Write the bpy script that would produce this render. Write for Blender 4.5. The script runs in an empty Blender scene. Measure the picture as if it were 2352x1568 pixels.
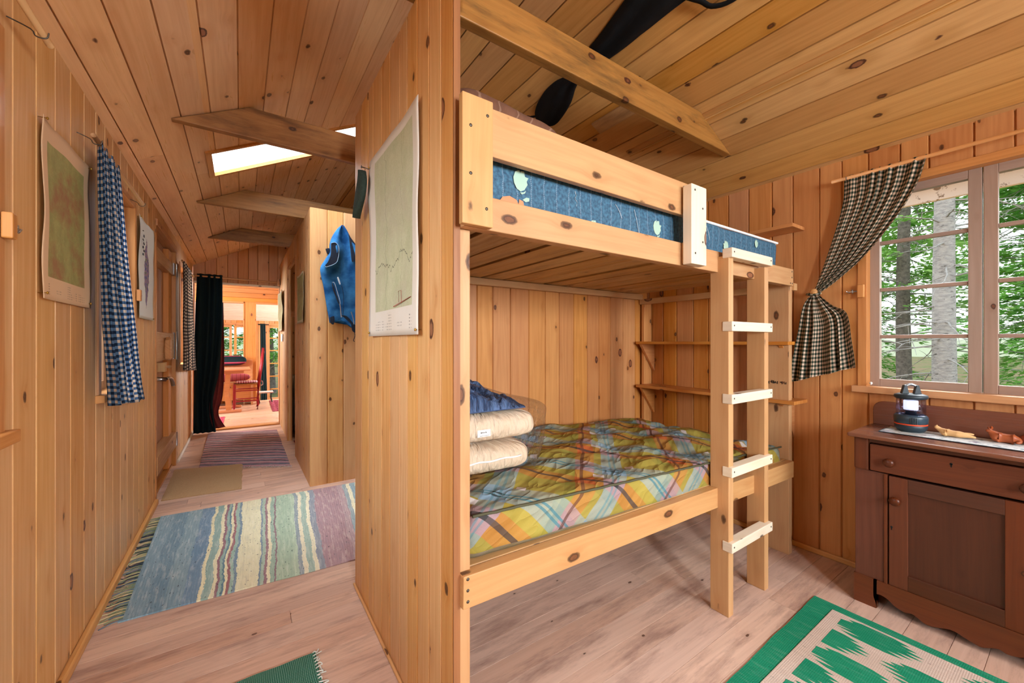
import bpy, math, random
from mathutils import Matrix, Vector, noise
random.seed(7)
sc = bpy.context.scene
COL = sc.collection
R = math.radians
# ------------------------------------------------------------------ camera, world, lights, exposure
cam = bpy.data.cameras.new('camera'); cam.sensor_width = 36; cam.lens = 14.0; cam.clip_start = .02; cam.clip_end = 300
camo = bpy.data.objects.new('camera', cam); COL.objects.link(camo)
camo.location = (0, 0, 1.2); camo.rotation_euler = (R(90), 0, R(-34.3)); sc.camera = camo
sc.view_settings.view_transform = 'Standard'; sc.view_settings.look = 'None'
sc.view_settings.gamma = 1; sc.view_settings.use_curve_mapping = False
sc.view_settings.exposure = 0.56
sc.cycles.max_bounces = 8; sc.cycles.diffuse_bounces = 4; sc.cycles.glossy_bounces = 3
sc.cycles.use_adaptive_sampling = True; sc.cycles.adaptive_threshold = .08
sc.cycles.transmission_bounces = 4; sc.cycles.transparent_max_bounces = 12
sc.cycles.sample_clamp_indirect = 4; sc.cycles.caustics_reflective = False; sc.cycles.caustics_refractive = False
W = bpy.data.worlds.new('world'); sc.world = W; W.use_nodes = True
wn = W.node_tree; bg = wn.nodes['Background']
tc = wn.nodes.new('ShaderNodeTexCoord'); sp = wn.nodes.new('ShaderNodeSeparateXYZ'); cr = wn.nodes.new('ShaderNodeValToRGB')
wn.links.new(tc.outputs['Generated'], sp.inputs[0]); wn.links.new(sp.outputs[2], cr.inputs[0]); wn.links.new(cr.outputs[0], bg.inputs[0])
cr.color_ramp.elements[0].position = 0.0; cr.color_ramp.elements[0].color = (.30, .36, .26, 1)
cr.color_ramp.elements[1].position = 1.0; cr.color_ramp.elements[1].color = (.80, .90, 1.0, 1)
e = cr.color_ramp.elements.new(.03); e.color = (.88, .95, .93, 1)
bg.inputs[1].default_value = 1.75

def area(name, loc, target, sx, sy, power, col=(1, 1, 1), spread=180):
    l = bpy.data.lights.new(name, 'AREA'); l.shape = 'RECTANGLE'; l.size = sx; l.size_y = sy; l.energy = power; l.color = col
    l.spread = R(spread)
    o = bpy.data.objects.new(name, l); COL.objects.link(o); o.location = loc
    o.rotation_euler = (Vector(target) - Vector(loc)).to_track_quat('-Z', 'Y').to_euler()
    return o
DAY = (.93, .97, 1.0)
area('daylight_back_window', (2.0, -2.25, 1.75), (1.5, 1.0, 1.0), 1.6, 1.2, 100, DAY)
area('hall_fill_back_left', (-.1, -2.25, 1.75), (-.1, 4.0, 1.1), .8, 1.2, 125, DAY, 110)  # unseen fill added behind the camera to brighten the hall
area('daylight_right_window', (4.1, .25, 3.0), (1.4, .5, .9), 1.6, 1.6, 170, DAY)
area('daylight_left_window', (-1.15, .95, 1.9), (.5, 1.75, 1.2), 1.0, 1.0, 7, DAY, 95)
area('daylight_hall_window', (-1.35, 2.9, 2.1), (.3, 2.9, .6), .9, 1.1, 50, DAY)
area('daylight_hall_end_window', (-1.2, 5.7, 2.0), (.3, 5.5, .5), .6, .9, 100, DAY)
area('daylight_skylight', (.0, 3.3, 3.7), (.1, 3.5, .5), 1.2, 1.0, 230, DAY)
area('far_room_fill', (-1.75, 8.2, 1.6), (.4, 8.2, .8), 1.3, 1.3, 95, DAY)  # unseen side light added to brighten the far room
area('daylight_far_porch', (2.4, 10.0, 1.5), (0, 9.0, .6), .9, 1.0, 110, DAY)
area('daylight_closet', (3.2, 4.9, 1.7), (.4, 4.9, 1.2), .7, .8, 8, DAY)

# ------------------------------------------------------------------ helpers
ORG = {}
def tag(o, label=None, cat=None, group=None, kind=None):
    if label: o['label'] = label
    if cat: o['category'] = cat
    if group: o['group'] = group
    if kind: o['kind'] = kind
    return o
def thing(name, label, cat, loc=(0, 0, 0), group=None):
    o = bpy.data.objects.new(name, None); COL.objects.link(o); o.location = loc; o.empty_display_size = .05
    ORG[o.name] = Vector(loc)
    return tag(o, label, cat, group)
def copy_tree(o, parent=None):
    c = o.copy(); COL.objects.link(c); c.parent = parent
    for ch in o.children: copy_tree(ch, c)
    return c

class MB:
    def __init__(s): s.v = []; s.f = []; s.uv = []; s.r = []; s.sm = []; s.mi = []
    def add(s, pts, faces, uvs, rnd=None, smooth=False, mi=0, M=None):
        b = len(s.v); rnd = random.random() if rnd is None else rnd
        s.v += [tuple(M @ Vector(p)) if M else tuple(p) for p in pts]
        for f, u in zip(faces, uvs):
            s.f.append([b + i for i in f]); s.uv += list(u); s.r.append(rnd); s.sm.append(smooth); s.mi.append(mi)
    def box(s, x0, x1, y0, y1, z0, z1, axis=None, rnd=None, M=None, mi=0):
        p = [(x, y, z) for x in (x0, x1) for y in (y0, y1) for z in (z0, z1)]
        d = (x1 - x0, y1 - y0, z1 - z0)
        if axis is None: axis = d.index(max(d))
        fs = [(0, 1, 3, 2), (4, 6, 7, 5), (0, 4, 5, 1), (2, 3, 7, 6), (0, 2, 6, 4), (1, 5, 7, 3)]
        ns = [0, 0, 1, 1, 2, 2]; us = []
        off = random.random() * 7
        for f, n in zip(fs, ns):
            if n == axis: a, b = (axis + 1) % 3, (axis + 2) % 3; us.append([(p[i][a] * .15 + off, p[i][b] + n) for i in f])
            else:
                b = 3 - axis - n; us.append([(p[i][axis] + off, p[i][b] + n * .37) for i in f])
        s.add(p, fs, us, rnd, False, mi, M); return s
    def prism(s, pts, ax, a, b, rnd=None, M=None, mi=0, axis=None):
        """pts 2D outline in the two other axes (cyclic order), extruded along ax from a to b"""
        n = len(pts); o = [(ax + 1) % 3, (ax + 2) % 3]
        def mk(q, h):
            r = [0, 0, 0]; r[ax] = h; r[o[0]] = q[0]; r[o[1]] = q[1]; return tuple(r)
        P = [mk(q, a) for q in pts] + [mk(q, b) for q in pts]
        fs = [tuple(reversed(range(n))), tuple(range(n, 2 * n))] + [(i, (i + 1) % n, n + (i + 1) % n, n + i) for i in range(n)]
        if axis is None: axis = o[0]
        oth = [k for k in range(3) if k != axis]
        us = []
        for f in fs: us.append([(P[i][axis], P[i][oth[0]] + P[i][oth[1]]) for i in f])
        s.add(P, fs, us, rnd, False, mi, M); return s
    def tube(s, pts, r, n=8, rnd=None, mi=0, M=None, flat=1.0, close=False):
        pts = [Vector(p) for p in pts]; rs = r if isinstance(r, (list, tuple)) else [r] * len(pts)
        V = []; L = 0; Ls = []
        up = Vector((0, 0, 1))
        for i, p in enumerate(pts):
            if close: t = pts[(i + 1) % len(pts)] - pts[i - 1]
            else: t = pts[min(i + 1, len(pts) - 1)] - pts[max(i - 1, 0)]
            t.normalize()
            a = t.cross(up)
            if a.length < .05: a = t.cross(Vector((1, 0, 0)))
            a.normalize(); b = a.cross(t)
            if i: L += (p - pts[i - 1]).length
            Ls.append(L)
            for k in range(n):
                th = 2 * math.pi * k / n
                V.append(p + a * math.cos(th) * rs[i] + b * math.sin(th) * rs[i] * flat)
        fs = []; us = []; m = len(pts)
        for i in range(m if close else m - 1):
            j = (i + 1) % m
            for k in range(n):
                k2 = (k + 1) % n
                fs.append((i * n + k, i * n + k2, j * n + k2, j * n + k)); c = 2 * math.pi * rs[i] / n
                us.append([(Ls[i], k * c), (Ls[i], (k + 1) * c), (Ls[j], (k + 1) * c), (Ls[j], k * c)])
        if not close:
            fs.append(tuple(range(n))); us.append([(0, 0)] * n)
            fs.append(tuple(reversed(range((m - 1) * n, m * n)))); us.append([(0, 0)] * n)
        s.add(V, fs, us, rnd, True, mi, M); return s
    def lathe(s, prof, c=(0, 0, 0), n=24, rnd=None, mi=0, M=None, sx=1, sy=1):
        V = []
        for r, z in prof:
            for k in range(n):
                th = 2 * math.pi * k / n; V.append((c[0] + r * math.cos(th) * sx, c[1] + r * math.sin(th) * sy, c[2] + z))
        fs = []; us = []
        for i in range(len(prof) - 1):
            for k in range(n):
                k2 = (k + 1) % n; fs.append((i * n + k, i * n + k2, (i + 1) * n + k2, (i + 1) * n + k))
                us.append([(prof[i][1], k / n), (prof[i][1], (k + 1) / n), (prof[i + 1][1], (k + 1) / n), (prof[i + 1][1], k / n)])
        if prof[0][0] > 1e-5: fs.append(tuple(reversed(range(n)))); us.append([(0, 0)] * n)
        if prof[-1][0] > 1e-5: m = len(prof) - 1; fs.append(tuple(range(m * n, m * n + n))); us.append([(0, 0)] * n)
        s.add(V, fs, us, rnd, True, mi, M); return s
    def grid(s, P, UV=None, rnd=None, mi=0, closeu=False, smooth=True, caps=False):
        """P[i][j]"""
        a = len(P); b = len(P[0]); V = [p for row in P for p in row]; fs = []; us = []
        if UV is None:
            UV = [[(j * .1, i * .1) for j in range(b + 1)] for i in range(a)]
        for i in range(a - 1):
            for j in range(b if closeu else b - 1):
                j2 = (j + 1) % b
                fs.append((i * b + j, i * b + j2, (i + 1) * b + j2, (i + 1) * b + j))
                jj = j + 1
                us.append([UV[i][j], UV[i][min(jj, len(UV[i]) - 1)], UV[i + 1][min(jj, len(UV[i]) - 1)], UV[i + 1][j]])
        if caps:
            fs.append(tuple(reversed(range(b)))); us.append([UV[0][0]] * b)
            fs.append(tuple(range((a - 1) * b, a * b))); us.append([UV[-1][0]] * b)
        s.add(V, fs, us, rnd, smooth, mi); return s
    def build(s, name, mat, parent=None, bevel=0, solid=0, sub=0, sharp=False, seg=2, off=0):
        me = bpy.data.meshes.new(name)
        if parent is not None: O = ORG[parent.name]
        else:
            n = len(s.v); xs = [v[0] for v in s.v]; ys = [v[1] for v in s.v]; zs = [v[2] for v in s.v]
            O = Vector(((min(xs) + max(xs)) / 2, (min(ys) + max(ys)) / 2, min(zs)))
        me.from_pydata([(v[0] - O[0], v[1] - O[1], v[2] - O[2]) for v in s.v], [], s.f)
        uvl = me.uv_layers.new(name='uv'); flat = [c for u in s.uv for c in u]; uvl.data.foreach_set('uv', flat)
        at = me.attributes.new('rnd', 'FLOAT', 'FACE'); at.data.foreach_set('value', s.r)
        me.polygons.foreach_set('use_smooth', s.sm)
        me.polygons.foreach_set('material_index', s.mi)
        for m in (mat if isinstance(mat, (list, tuple)) else [mat]): me.materials.append(m)
        me.update()
        o = bpy.data.objects.new(name, me); COL.objects.link(o)
        if parent is not None: o.parent = parent
        else: o.location = O
        ORG[o.name] = O
        if solid:
            m = o.modifiers.new('solid', 'SOLIDIFY'); m.thickness = solid; m.offset = off
        if bevel:
            m = o.modifiers.new('bevel', 'BEVEL'); m.width = bevel; m.segments = seg; m.limit_method = 'ANGLE'; m.angle_limit = R(40); m.harden_normals = False
        if sub:
            m = o.modifiers.new('sub', 'SUBSURF'); m.levels = sub; m.render_levels = sub
        return o

def fix_normals(o):
    import bmesh
    b = bmesh.new(); b.from_mesh(o.data); bmesh.ops.recalc_face_normals(b, faces=b.faces); b.to_mesh(o.data); b.free(); return o

def struct(name, mb, mat, **k):
    o = mb.build(name, mat, **k); o['kind'] = 'structure'; return o

def planks(mb, O, U, V, N, L, H, w=(.13, .15), holes=(), th=.02, g=.005, d=.010, joints=None, utop=None, ubot=None, start=0):
    """boards running along U, laid side by side along V over a length L and a width H; N points to the viewer"""
    O, U, V, N = map(Vector, (O, U, V, N)); a = start; off = random.random() * 9
    while a < H - 1e-4:
        b = min(H, a + random.uniform(*w))
        if H - b < .03: b = H
        rnds = random.random(); uo = random.random() * 9
        cuts = sorted({a, b} | {c for h in holes for c in (h[2], h[3]) if a + .003 < c < b - .003})
        for c0, c1 in zip(cuts, cuts[1:]):
            segs = [(0, L)]
            for h in holes:
                if h[2] < (c0 + c1) / 2 < h[3]:
                    ns = []
                    for s0, s1 in segs:
                        if h[0] > s0: ns.append((s0, min(s1, h[0])))
                        if h[1] < s1: ns.append((max(s0, h[1]), s1))
                    segs = [q for q in ns if q[1] - q[0] > .002]
            if joints:
                ns = []
                rr = random.Random(int(a * 1000)); js = [rr.uniform(0, joints[0])]
                while js[-1] < L: js.append(js[-1] + rr.uniform(*joints))
                for s0, s1 in segs:
                    q = [s0] + [j for j in js if s0 + .05 < j < s1 - .05] + [s1]
                    ns += [(q[i] + (.0008 if i else 0), q[i + 1] - (.0008 if i < len(q) - 2 else 0)) for i in range(len(q) - 1)]
                segs = ns
            ge0 = g if abs(c0 - a) < 1e-5 else 0; ge1 = g if abs(c1 - b) < 1e-5 else 0
            prof = [(c0, -th)] + ([(c0, -d), (c0 + ge0, 0)] if ge0 else [(c0, 0)]) + ([(c1 - ge1, 0), (c1, -d)] if ge1 else [(c1, 0)]) + [(c1, -th)]
            for k, (s0, s1) in enumerate(segs):
                r = rnds if not joints else random.random()
                n = len(prof)
                top = lambda q: (min(s1, utop(q)) if (utop and abs(s1 - L) < 1e-6) else s1)
                bot = lambda q: (max(s0, ubot(q)) if (ubot and abs(s0) < 1e-6) else s0)
                P = [O + U * bot(q[0]) + V * q[0] + N * q[1] for q in prof] + [O + U * top(q[0]) + V * q[0] + N * q[1] for q in prof]
                fs = [tuple(reversed(range(n))), tuple(range(n, 2 * n))] + [(i, (i + 1) % n, n + (i + 1) % n, n + i) for i in range(n)]
                us = []
                def uvp(i): q = prof[i % n]; return ((bot(q[0]) if i < n else top(q[0])) + uo, q[0] + q[1] + off)
                for f in fs: us.append([uvp(i) for i in f])
                mb.add(P, fs, us, r)
        a = b
    return mb

def skin(name, nodes, edges, mat, parent=None, sub=2, rnd=.3):
    """continuous body: nodes (x,y,z,r), edges by index"""
    O = ORG[parent.name] if parent is not None else Vector(nodes[0][:3])
    me = bpy.data.meshes.new(name); me.from_pydata([Vector(n[:3]) - O for n in nodes], edges, []); me.materials.append(mat)
    o = bpy.data.objects.new(name, me); COL.objects.link(o)
    if parent is not None: o.parent = parent
    else: o.location = O
    ORG[o.name] = O
    m = o.modifiers.new('skin', 'SKIN'); m.use_smooth_shade = True
    sv = me.skin_vertices[0] if me.skin_vertices else None
    if sv is None:
        me.skin_vertices if False else None
    for i, n in enumerate(nodes):
        me.skin_vertices[0].data[i].radius = (n[3], n[3])
    me.skin_vertices[0].data[0].use_root = True
    m = o.modifiers.new('sub', 'SUBSURF'); m.levels = sub; m.render_levels = sub
    return o

def spline(pts, n):
    """Catmull-Rom through pts, n samples"""
    out = []; m = len(pts) - 1
    for k in range(n):
        t = k / (n - 1) * m; i = min(int(t), m - 1); f = t - i
        p0 = pts[max(i - 1, 0)]; p1 = pts[i]; p2 = pts[i + 1]; p3 = pts[min(i + 2, m)]
        out.append(tuple(.5 * ((2 * b) + (-a + c) * f + (2 * a - 5 * b + 4 * c - d) * f * f + (-a + 3 * b - 3 * c + d) * f ** 3) for a, b, c, d in zip(p0, p1, p2, p3)))
    return out
def nz(x, y=0, z=0): return noise.noise(Vector((x, y, z)))

# ------------------------------------------------------------------ material helpers
def srgb(h):
    if isinstance(h, str): h = [int(h[i:i + 2], 16) for i in (0, 2, 4)]
    return tuple(((c / 255) / 12.92 if c / 255 <= .04045 else ((c / 255 + .055) / 1.055) ** 2.4) for c in h) + (1,)
class G:
    def __init__(s, name, rough=.6, metal=0, spec=None):
        s.mat = bpy.data.materials.new(name); s.mat.use_nodes = True; s.nt = s.mat.node_tree; s.b = s.nt.nodes['Principled BSDF']
        s.b.inputs['Roughness'].default_value = rough; s.b.inputs['Metallic'].default_value = metal
        if spec is not None: s.b.inputs['Specular IOR Level'].default_value = spec
    def n(s, t, ins=None, **props):
        o = s.nt.nodes.new('ShaderNode' + t)
        for k, v in props.items(): setattr(o, k, v)
        for k, v in (ins or {}).items(): s.set(o.inputs[k], v)
        return o
    def set(s, sock, v):
        if isinstance(v, bpy.types.NodeSocket): s.nt.links.new(v, sock)
        elif isinstance(v, bpy.types.Node): s.nt.links.new(v.outputs[0], sock)
        else: sock.default_value = v
    def m(s, op, a, b=0.0, c=0.0, clamp=False):
        o = s.nt.nodes.new('ShaderNodeMath'); o.operation = op; o.use_clamp = clamp
        s.set(o.inputs[0], a); s.set(o.inputs[1], b); s.set(o.inputs[2], c); return o.outputs[0]
    def mix(s, f, a, b, mode='MIX'):
        o = s.nt.nodes.new('ShaderNodeMix'); o.data_type = 'RGBA'; o.blend_type = mode
        s.set(o.inputs[0], f); s.set(o.inputs[6], a); s.set(o.inputs[7], b); return o.outputs[2]
    def uv(s):
        u = s.n('UVMap', uv_map='uv'); sp = s.n('SeparateXYZ', {0: u.outputs[0]}); return sp.outputs[0], sp.outputs[1]
    def rnd(s): return s.n('Attribute', attribute_name='rnd').outputs['Fac']
    def vec(s, x, y, z=0.0): return s.n('CombineXYZ', {0: x, 1: y, 2: z}).outputs[0]
    def noise(s, v, scale=1.0, detail=2.0, rough=.5):
        return s.n('TexNoise', {'Vector': v, 'Scale': scale, 'Detail': detail, 'Roughness': rough}).outputs[0]
    def mr(s, v, a, b, c=0.0, d=1.0, smooth=False):
        o = s.n('MapRange', {0: v, 1: a, 2: b, 3: c, 4: d}); 
        if smooth: o.interpolation_type = 'SMOOTHSTEP'
        return o.outputs[0]
    def ramp(s, v, stops, const=False):
        o = s.n('ValToRGB', {0: v}); r = o.color_ramp
        if const: r.interpolation = 'CONSTANT'
        while len(r.elements) < len(stops): r.elements.new(.5)
        for e_, (p, c) in zip(r.elements, stops): e_.position = p; e_.color = srgb(c) if isinstance(c, str) else c
        return o.outputs[0]
    def bump(s, h, st=.3, dist=.005): s.set(s.b.inputs['Normal'], s.n('Bump', {'Height': h, 'Strength': st, 'Distance': dist}).outputs[0])
    def col(s, c): s.set(s.b.inputs['Base Color'], c); return s
def plain(name, c, rough=.6, metal=0, var=0, nscale=20, bump=0, spec=None):
    g = G(name, rough, metal, spec)
    if var or bump:
        tc_ = g.n('TexCoord').outputs['Object']; nn = g.noise(tc_, nscale, 3)
        g.col(g.mix(g.m('MULTIPLY', g.mr(nn, .3, .7), var), srgb(c), (0, 0, 0, 1)) if var else srgb(c))
        if bump: g.bump(nn, bump, .004)
    else: g.col(srgb(c))
    return g.mat

def wood(name, c1, c2, ck='3a1c10', kd=1.0, ks=(5.0, 8.0), rough=.45, var=.12, bump=.12, fine=60, tint=None, blot=None, rings=1.0):
    g = G(name, rough, 0, .35)
    u, v = g.uv(); r = g.rnd()
    vor = g.n('TexVoronoi', {'Vector': g.vec(g.m('MULTIPLY', u, ks[0]), g.m('MULTIPLY', v, ks[1]), g.m('MULTIPLY', r, 41.7)), 'Scale': 1.0}).outputs['Distance']
    rk = .115 * math.sqrt(kd)
    warp = g.m('MULTIPLY', g.m('SUBTRACT', g.noise(g.vec(g.m('MULTIPLY', u, 60.0), g.m('MULTIPLY', v, 80.0), r), 1.0, 2), .5), .05)
    dist = g.m('ADD', vor, warp)
    knot = g.mr(dist, rk, rk * .72, 0, 1, True)
    rim = g.m('MULTIPLY', g.mr(dist, rk * 1.35, rk, 0, 1, True), g.mr(dist, rk * .55, rk * .8, 0, 1, True))
    halo = g.mr(dist, rk * 4.0, rk, 0, 1, True)
    vv = g.m('ADD', v, g.m('MULTIPLY', g.m('POWER', halo, 2.0), .014))
    ww = g.m('MULTIPLY', g.m('SUBTRACT', g.noise(g.vec(g.m('MULTIPLY', u, 1.3), g.m('MULTIPLY', v, 3.0), g.m('MULTIPLY', r, 17.0)), 1.0, 1), .5), .05)
    vv = g.m('ADD', vv, ww)
    g1 = g.noise(g.vec(g.m('MULTIPLY', u, 2.2), g.m('MULTIPLY', vv, float(fine)), g.m('MULTIPLY', r, 13.0)), 1.0, 4, .62)
    g2 = g.noise(g.vec(g.m('MULTIPLY', u, .55), g.m('MULTIPLY', vv, 7.0), g.m('MULTIPLY', r, 29.0)), 1.0, 1)
    ring = g.m('MULTIPLY_ADD', g.m('SINE', g.m('MULTIPLY', g2, 62.0)), .5, .5)
    ring = g.m('POWER', ring, 2.0)
    t = g.m('ADD', g.m('MULTIPLY', g.mr(g1, .32, .70), .42), g.m('MULTIPLY', ring, .15 * rings))
    t = g.m('ADD', t, g.m('MULTIPLY', halo, .30), clamp=True)
    c = g.mix(t, srgb(c1), srgb(c2))
    wn_ = g.n('TexWhiteNoise', {'W': g.m('MULTIPLY', r, 91.3)}, noise_dimensions='1D')
    val = g.mr(wn_.outputs[0], 0, 1, 1 - var, 1 + var * .55)
    hs = g.n('HueSaturation', {'Hue': g.mr(wn_.outputs[0], 0, 1, .497, .505), 'Saturation': g.mr(g.noise(g.vec(g.m('MULTIPLY', r, 77.0), 0.0), 1.0, 0), .3, .7, .88, 1.1), 'Value': val, 'Color': c}).outputs[0]
    lg = g.noise(g.vec(g.m('MULTIPLY', u, 1.1), g.m('MULTIPLY', v, 2.6), g.m('MULTIPLY', r, 7.0)), 1.0, 3)
    c = g.mix(g.mr(lg, .5, .8, 0, .22), hs, srgb(c2))
    if blot:
        b_ = g.noise(g.vec(g.m('MULTIPLY', u, 2.6), g.m('MULTIPLY', v, 14.0), g.m('MULTIPLY', r, 5.0)), 1.0, 5, .7)
        c = g.mix(g.mr(b_, .48, .72, 0, .85), c, srgb(blot))
    c = g.mix(g.m('MULTIPLY', knot, .88), c, g.mix(g.noise(g.vec(g.m('MULTIPLY', u, 70.0), g.m('MULTIPLY', v, 90.0)), 1.0, 2), srgb(ck), srgb('7a4426')))
    c = g.mix(g.m('MULTIPLY', rim, .75), c, srgb('2a120a'))
    if kd > .3:   # fewer, larger knots with a paler heart and a dark ring
        v2 = g.n('TexVoronoi', {'Vector': g.vec(g.m('MULTIPLY', u, ks[0] * .5), g.m('MULTIPLY', g.m('ADD', v, 3.3), ks[1] * .55), g.m('MULTIPLY', r, 63.1)), 'Scale': 1.0}).outputs['Distance']
        d2 = g.m('ADD', v2, g.m('MULTIPLY', warp, .6)); k2 = g.mr(d2, .085, .070, 0, 1, True); rg = g.m('MULTIPLY', k2, g.mr(d2, .045, .065, 0, 1, True))
        c = g.mix(g.m('MULTIPLY', g.mr(d2, .26, .09, 0, 1, True), .35), c, srgb(c2))
        c = g.mix(g.m('MULTIPLY', k2, .8), c, srgb('7d4a36')); c = g.mix(g.m('MULTIPLY', rg, .85), c, srgb('35160c'))
    g.col(c)
    g.set(g.b.inputs['Roughness'], g.mr(g1, .3, .7, rough - .07, rough + .1))
    g.bump(g1, bump, .002)
    return g.mat
# ------------------------------------------------------------------ wood materials
PINE = wood('pine_boards', 'dbac76', 'c0834a', var=.09, kd=.55)
PINEO = wood('pine_boards_orange', 'd0925a', 'ab6834', var=.11, kd=.35)
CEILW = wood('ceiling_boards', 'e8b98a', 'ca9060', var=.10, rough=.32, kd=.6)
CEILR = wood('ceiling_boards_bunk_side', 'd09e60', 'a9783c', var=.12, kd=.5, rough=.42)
BEAMW = wood('weathered_beam', 'ae7f45', '7d5226', kd=.7, var=.05, blot='5c4526', bump=.3)
BEAMD = wood('stained_beam', 'a87240', '74441b', kd=.7, var=.06, blot='52331a', bump=.25)
LUMB = wood('lumber', 'c99e6e', 'b28052', kd=.9, ks=(4.5, 9), var=.06, bump=.1, rings=.8)
LUMBP = wood('pale_lumber', 'e6d9c4', 'd2bc9c', kd=.7, var=.05, rings=.7)
SLATW = wood('slat_boards', 'c9a06c', 'a67a48', kd=.6, var=.14, blot='8a6a4a')
FLOORW = wood('floor_boards', 'dfbfac', 'bf9c88', ck='4a3226', kd=.10, ks=(4, 8), rough=.42, var=.12, fine=80, blot='94756a')
FLOORF = wood('varnished_floor', 'dcb89c', 'c89a78', kd=.4, rough=.22, var=.08)
TRIMW = wood('trim_wood', 'cf9258', 'ab6a34', kd=.5, var=.05, rough=.35)
SASHW = wood('window_sash_wood', 'b98a62', '99694a', kd=.2, var=.04, rough=.4)
SASHG = wood('grey_sash_wood', 'a69084', '8a7468', kd=.2, var=.04, rough=.35)
DOORB = plain('hardboard', 'a8724a', .55, var=.15, nscale=60)
DRES = wood('dark_mahogany', '6c3820', '45200f', ck='30140a', kd=.15, rough=.36, var=.05, fine=80, rings=.6)
DRESD = wood('dark_mahogany_panel', '56301f', '3a1e13', ck='30140a', kd=.15, rough=.4, var=.04, fine=80, rings=.6)
DREST = wood('dresser_top_wood', '7c4e3c', '5c3426', kd=.1, rough=.22, var=.03, fine=80, rings=.5)  # paler than the body wood, some window sheen put into the colour
WHITEW = wood('white_painted_boards', 'efe6d6', 'd9c9b0', ck='c8b090', kd=.2, var=.04, rough=.5)
STEEL = plain('steel', 'b9b9bb', .3, 1.0)
DSTEEL = plain('screw_metal', '5a554e', .45, .8)
BLACKM = plain('dark_hardware', '20242a', .5, .3)

XL, XR, XP = -.52, 2.70, .47
CL = lambda x: 2.20 + .5 * (x - XL)            # underside of the left roof slope
CR = lambda x: 2.18 + .47 * (XR - x)           # underside of the right roof slope
RX = 1.03; RZ = CL(RX)
YB, YE = -1.95, 6.70                            # wall behind the camera, end wall of the hall

# ------------------------------------------------------------------ floor
mb = MB(); planks(mb, (-.75, YB - .1, 0), (1, 0, 0), (0, 1, 0), (0, 0, 1), 3.6, 6.72 - YB + .1, w=(.085, .125), th=.03, g=.0012, d=.004, joints=(1.0, 2.6))
struct('floor', mb, FLOORW)
mb = MB(); planks(mb, (-1.6, 6.78, 0), (1, 0, 0), (0, 1, 0), (0, 0, 1), 4.0, 2.84, w=(.07, .09), th=.4, g=.001, d=.002, joints=(1.5, 3))
f2 = struct('floor', mb, FLOORF)
mb = MB(); mb.box(-1.6, 2.4, 9.64, 11.5, -.45, -.40); struct('floor', mb, FLOORF)
mb = MB(); mb.box(-.515, .47, 6.66, 6.80, 0, .018); struct('trim_1', mb, TRIMW, bevel=.006)

# ------------------------------------------------------------------ ceiling
sl = math.sqrt(1 + .25); Lx = RX - XL
mb = MB(); U = (0, 1, 0); Vv = Vector((1, 0, .5)).normalized(); Nn = Vector((.5, 0, -1)).normalized()
s2 = lambda x: (x - XL) * sl
planks(mb, (XL - .1 / sl * 1, YB - .1, CL(XL - .1 / sl)), U, Vv, Nn, 13.0 - 4.2, Lx * sl + .13, w=(.13, .145), th=.03, g=.003, d=.012, joints=(2.6, 5.5),
       holes=[(3.12 - YB + .1, 3.52 - YB + .1, s2(-.155) + .1, s2(.86) + .1)])
struct('ceiling', mb, CEILW)
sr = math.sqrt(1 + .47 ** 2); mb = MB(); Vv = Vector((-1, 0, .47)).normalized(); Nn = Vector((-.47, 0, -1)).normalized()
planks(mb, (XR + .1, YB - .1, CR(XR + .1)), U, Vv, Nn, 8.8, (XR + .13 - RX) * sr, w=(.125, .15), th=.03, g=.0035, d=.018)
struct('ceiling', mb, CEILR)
# the two lighter strips of board end grain nailed flat on the right slope
mb = MB(); Vr = Vector((-1, 0, .47)).normalized()
planks(mb, Vector((2.155, -.6, CR(2.155))) + Vector((-.47, 0, -1)).normalized() * .008, U, Vr, Nn, 2.35, .052, w=(.009, .012), th=.008, g=.002, d=.004)
struct('trim_2', mb, CEILR)
# skylight frame and glazing
def thin_glass(name, tint=(1, 1, 1, 1), haze=0.0, gloss=.06, rough=.02, bumpy=0, fk=.3):
    g = G(name); nt = g.nt; out = nt.nodes['Material Output']; nt.nodes.remove(g.b)
    tr = g.n('BsdfTransparent', {'Color': tint}); gl = g.n('BsdfGlossy', {'Roughness': rough}); fr = g.n('Fresnel', {'IOR': 1.4})
    if bumpy:
        nn = g.noise(g.n('TexCoord').outputs['Object'], 22.0, 3, .6); b_ = g.n('Bump', {'Height': nn, 'Strength': bumpy, 'Distance': .02})
        g.set(gl.inputs['Normal'], b_); g.set(fr.inputs['Normal'], b_)
    sh = tr.outputs[0]
    if haze:
        df = g.n('BsdfTranslucent', {'Color': (.9, .92, .95, 1)}); m0 = g.n('MixShader', {0: haze, 1: sh, 2: df}); sh = m0.outputs[0]
    m1 = g.n('MixShader', {0: g.m('ADD', g.m('MULTIPLY', fr.outputs[0], fk), gloss), 1: sh, 2: gl}); nt.links.new(m1.outputs[0], out.inputs[0])
    return g.mat
SKY = thin_glass('skylight_glazing', haze=.35)
GLASS = thin_glass('window_glass', gloss=.0, fk=.12)
mb = MB(); nl = Vector((.5, 0, -1)).normalized(); vl = Vector((1, 0, .5)).normalized()
def slab(mb, x0, x1, y0, y1, n0, n1):
    P = []
    for x in (x0, x1):
        for y in (y0, y1):
            for n_ in (n0, n1): P.append(Vector((x, y, CL(x))) + nl * n_)
    fs = [(0, 1, 3, 2), (4, 6, 7, 5), (0, 4, 5, 1), (2, 3, 7, 6), (0, 2, 6, 4), (1, 5, 7, 3)]
    mb.add(P, fs, [[(P[i].y, P[i].x + P[i].z) for i in f] for f in fs])
w2 = .028
slab(mb, -.155 - w2, .86 + w2, 3.12 - w2, 3.122, -.07, .012); slab(mb, -.155 - w2, .86 + w2, 3.518, 3.52 + w2, -.07, .012)
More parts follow.
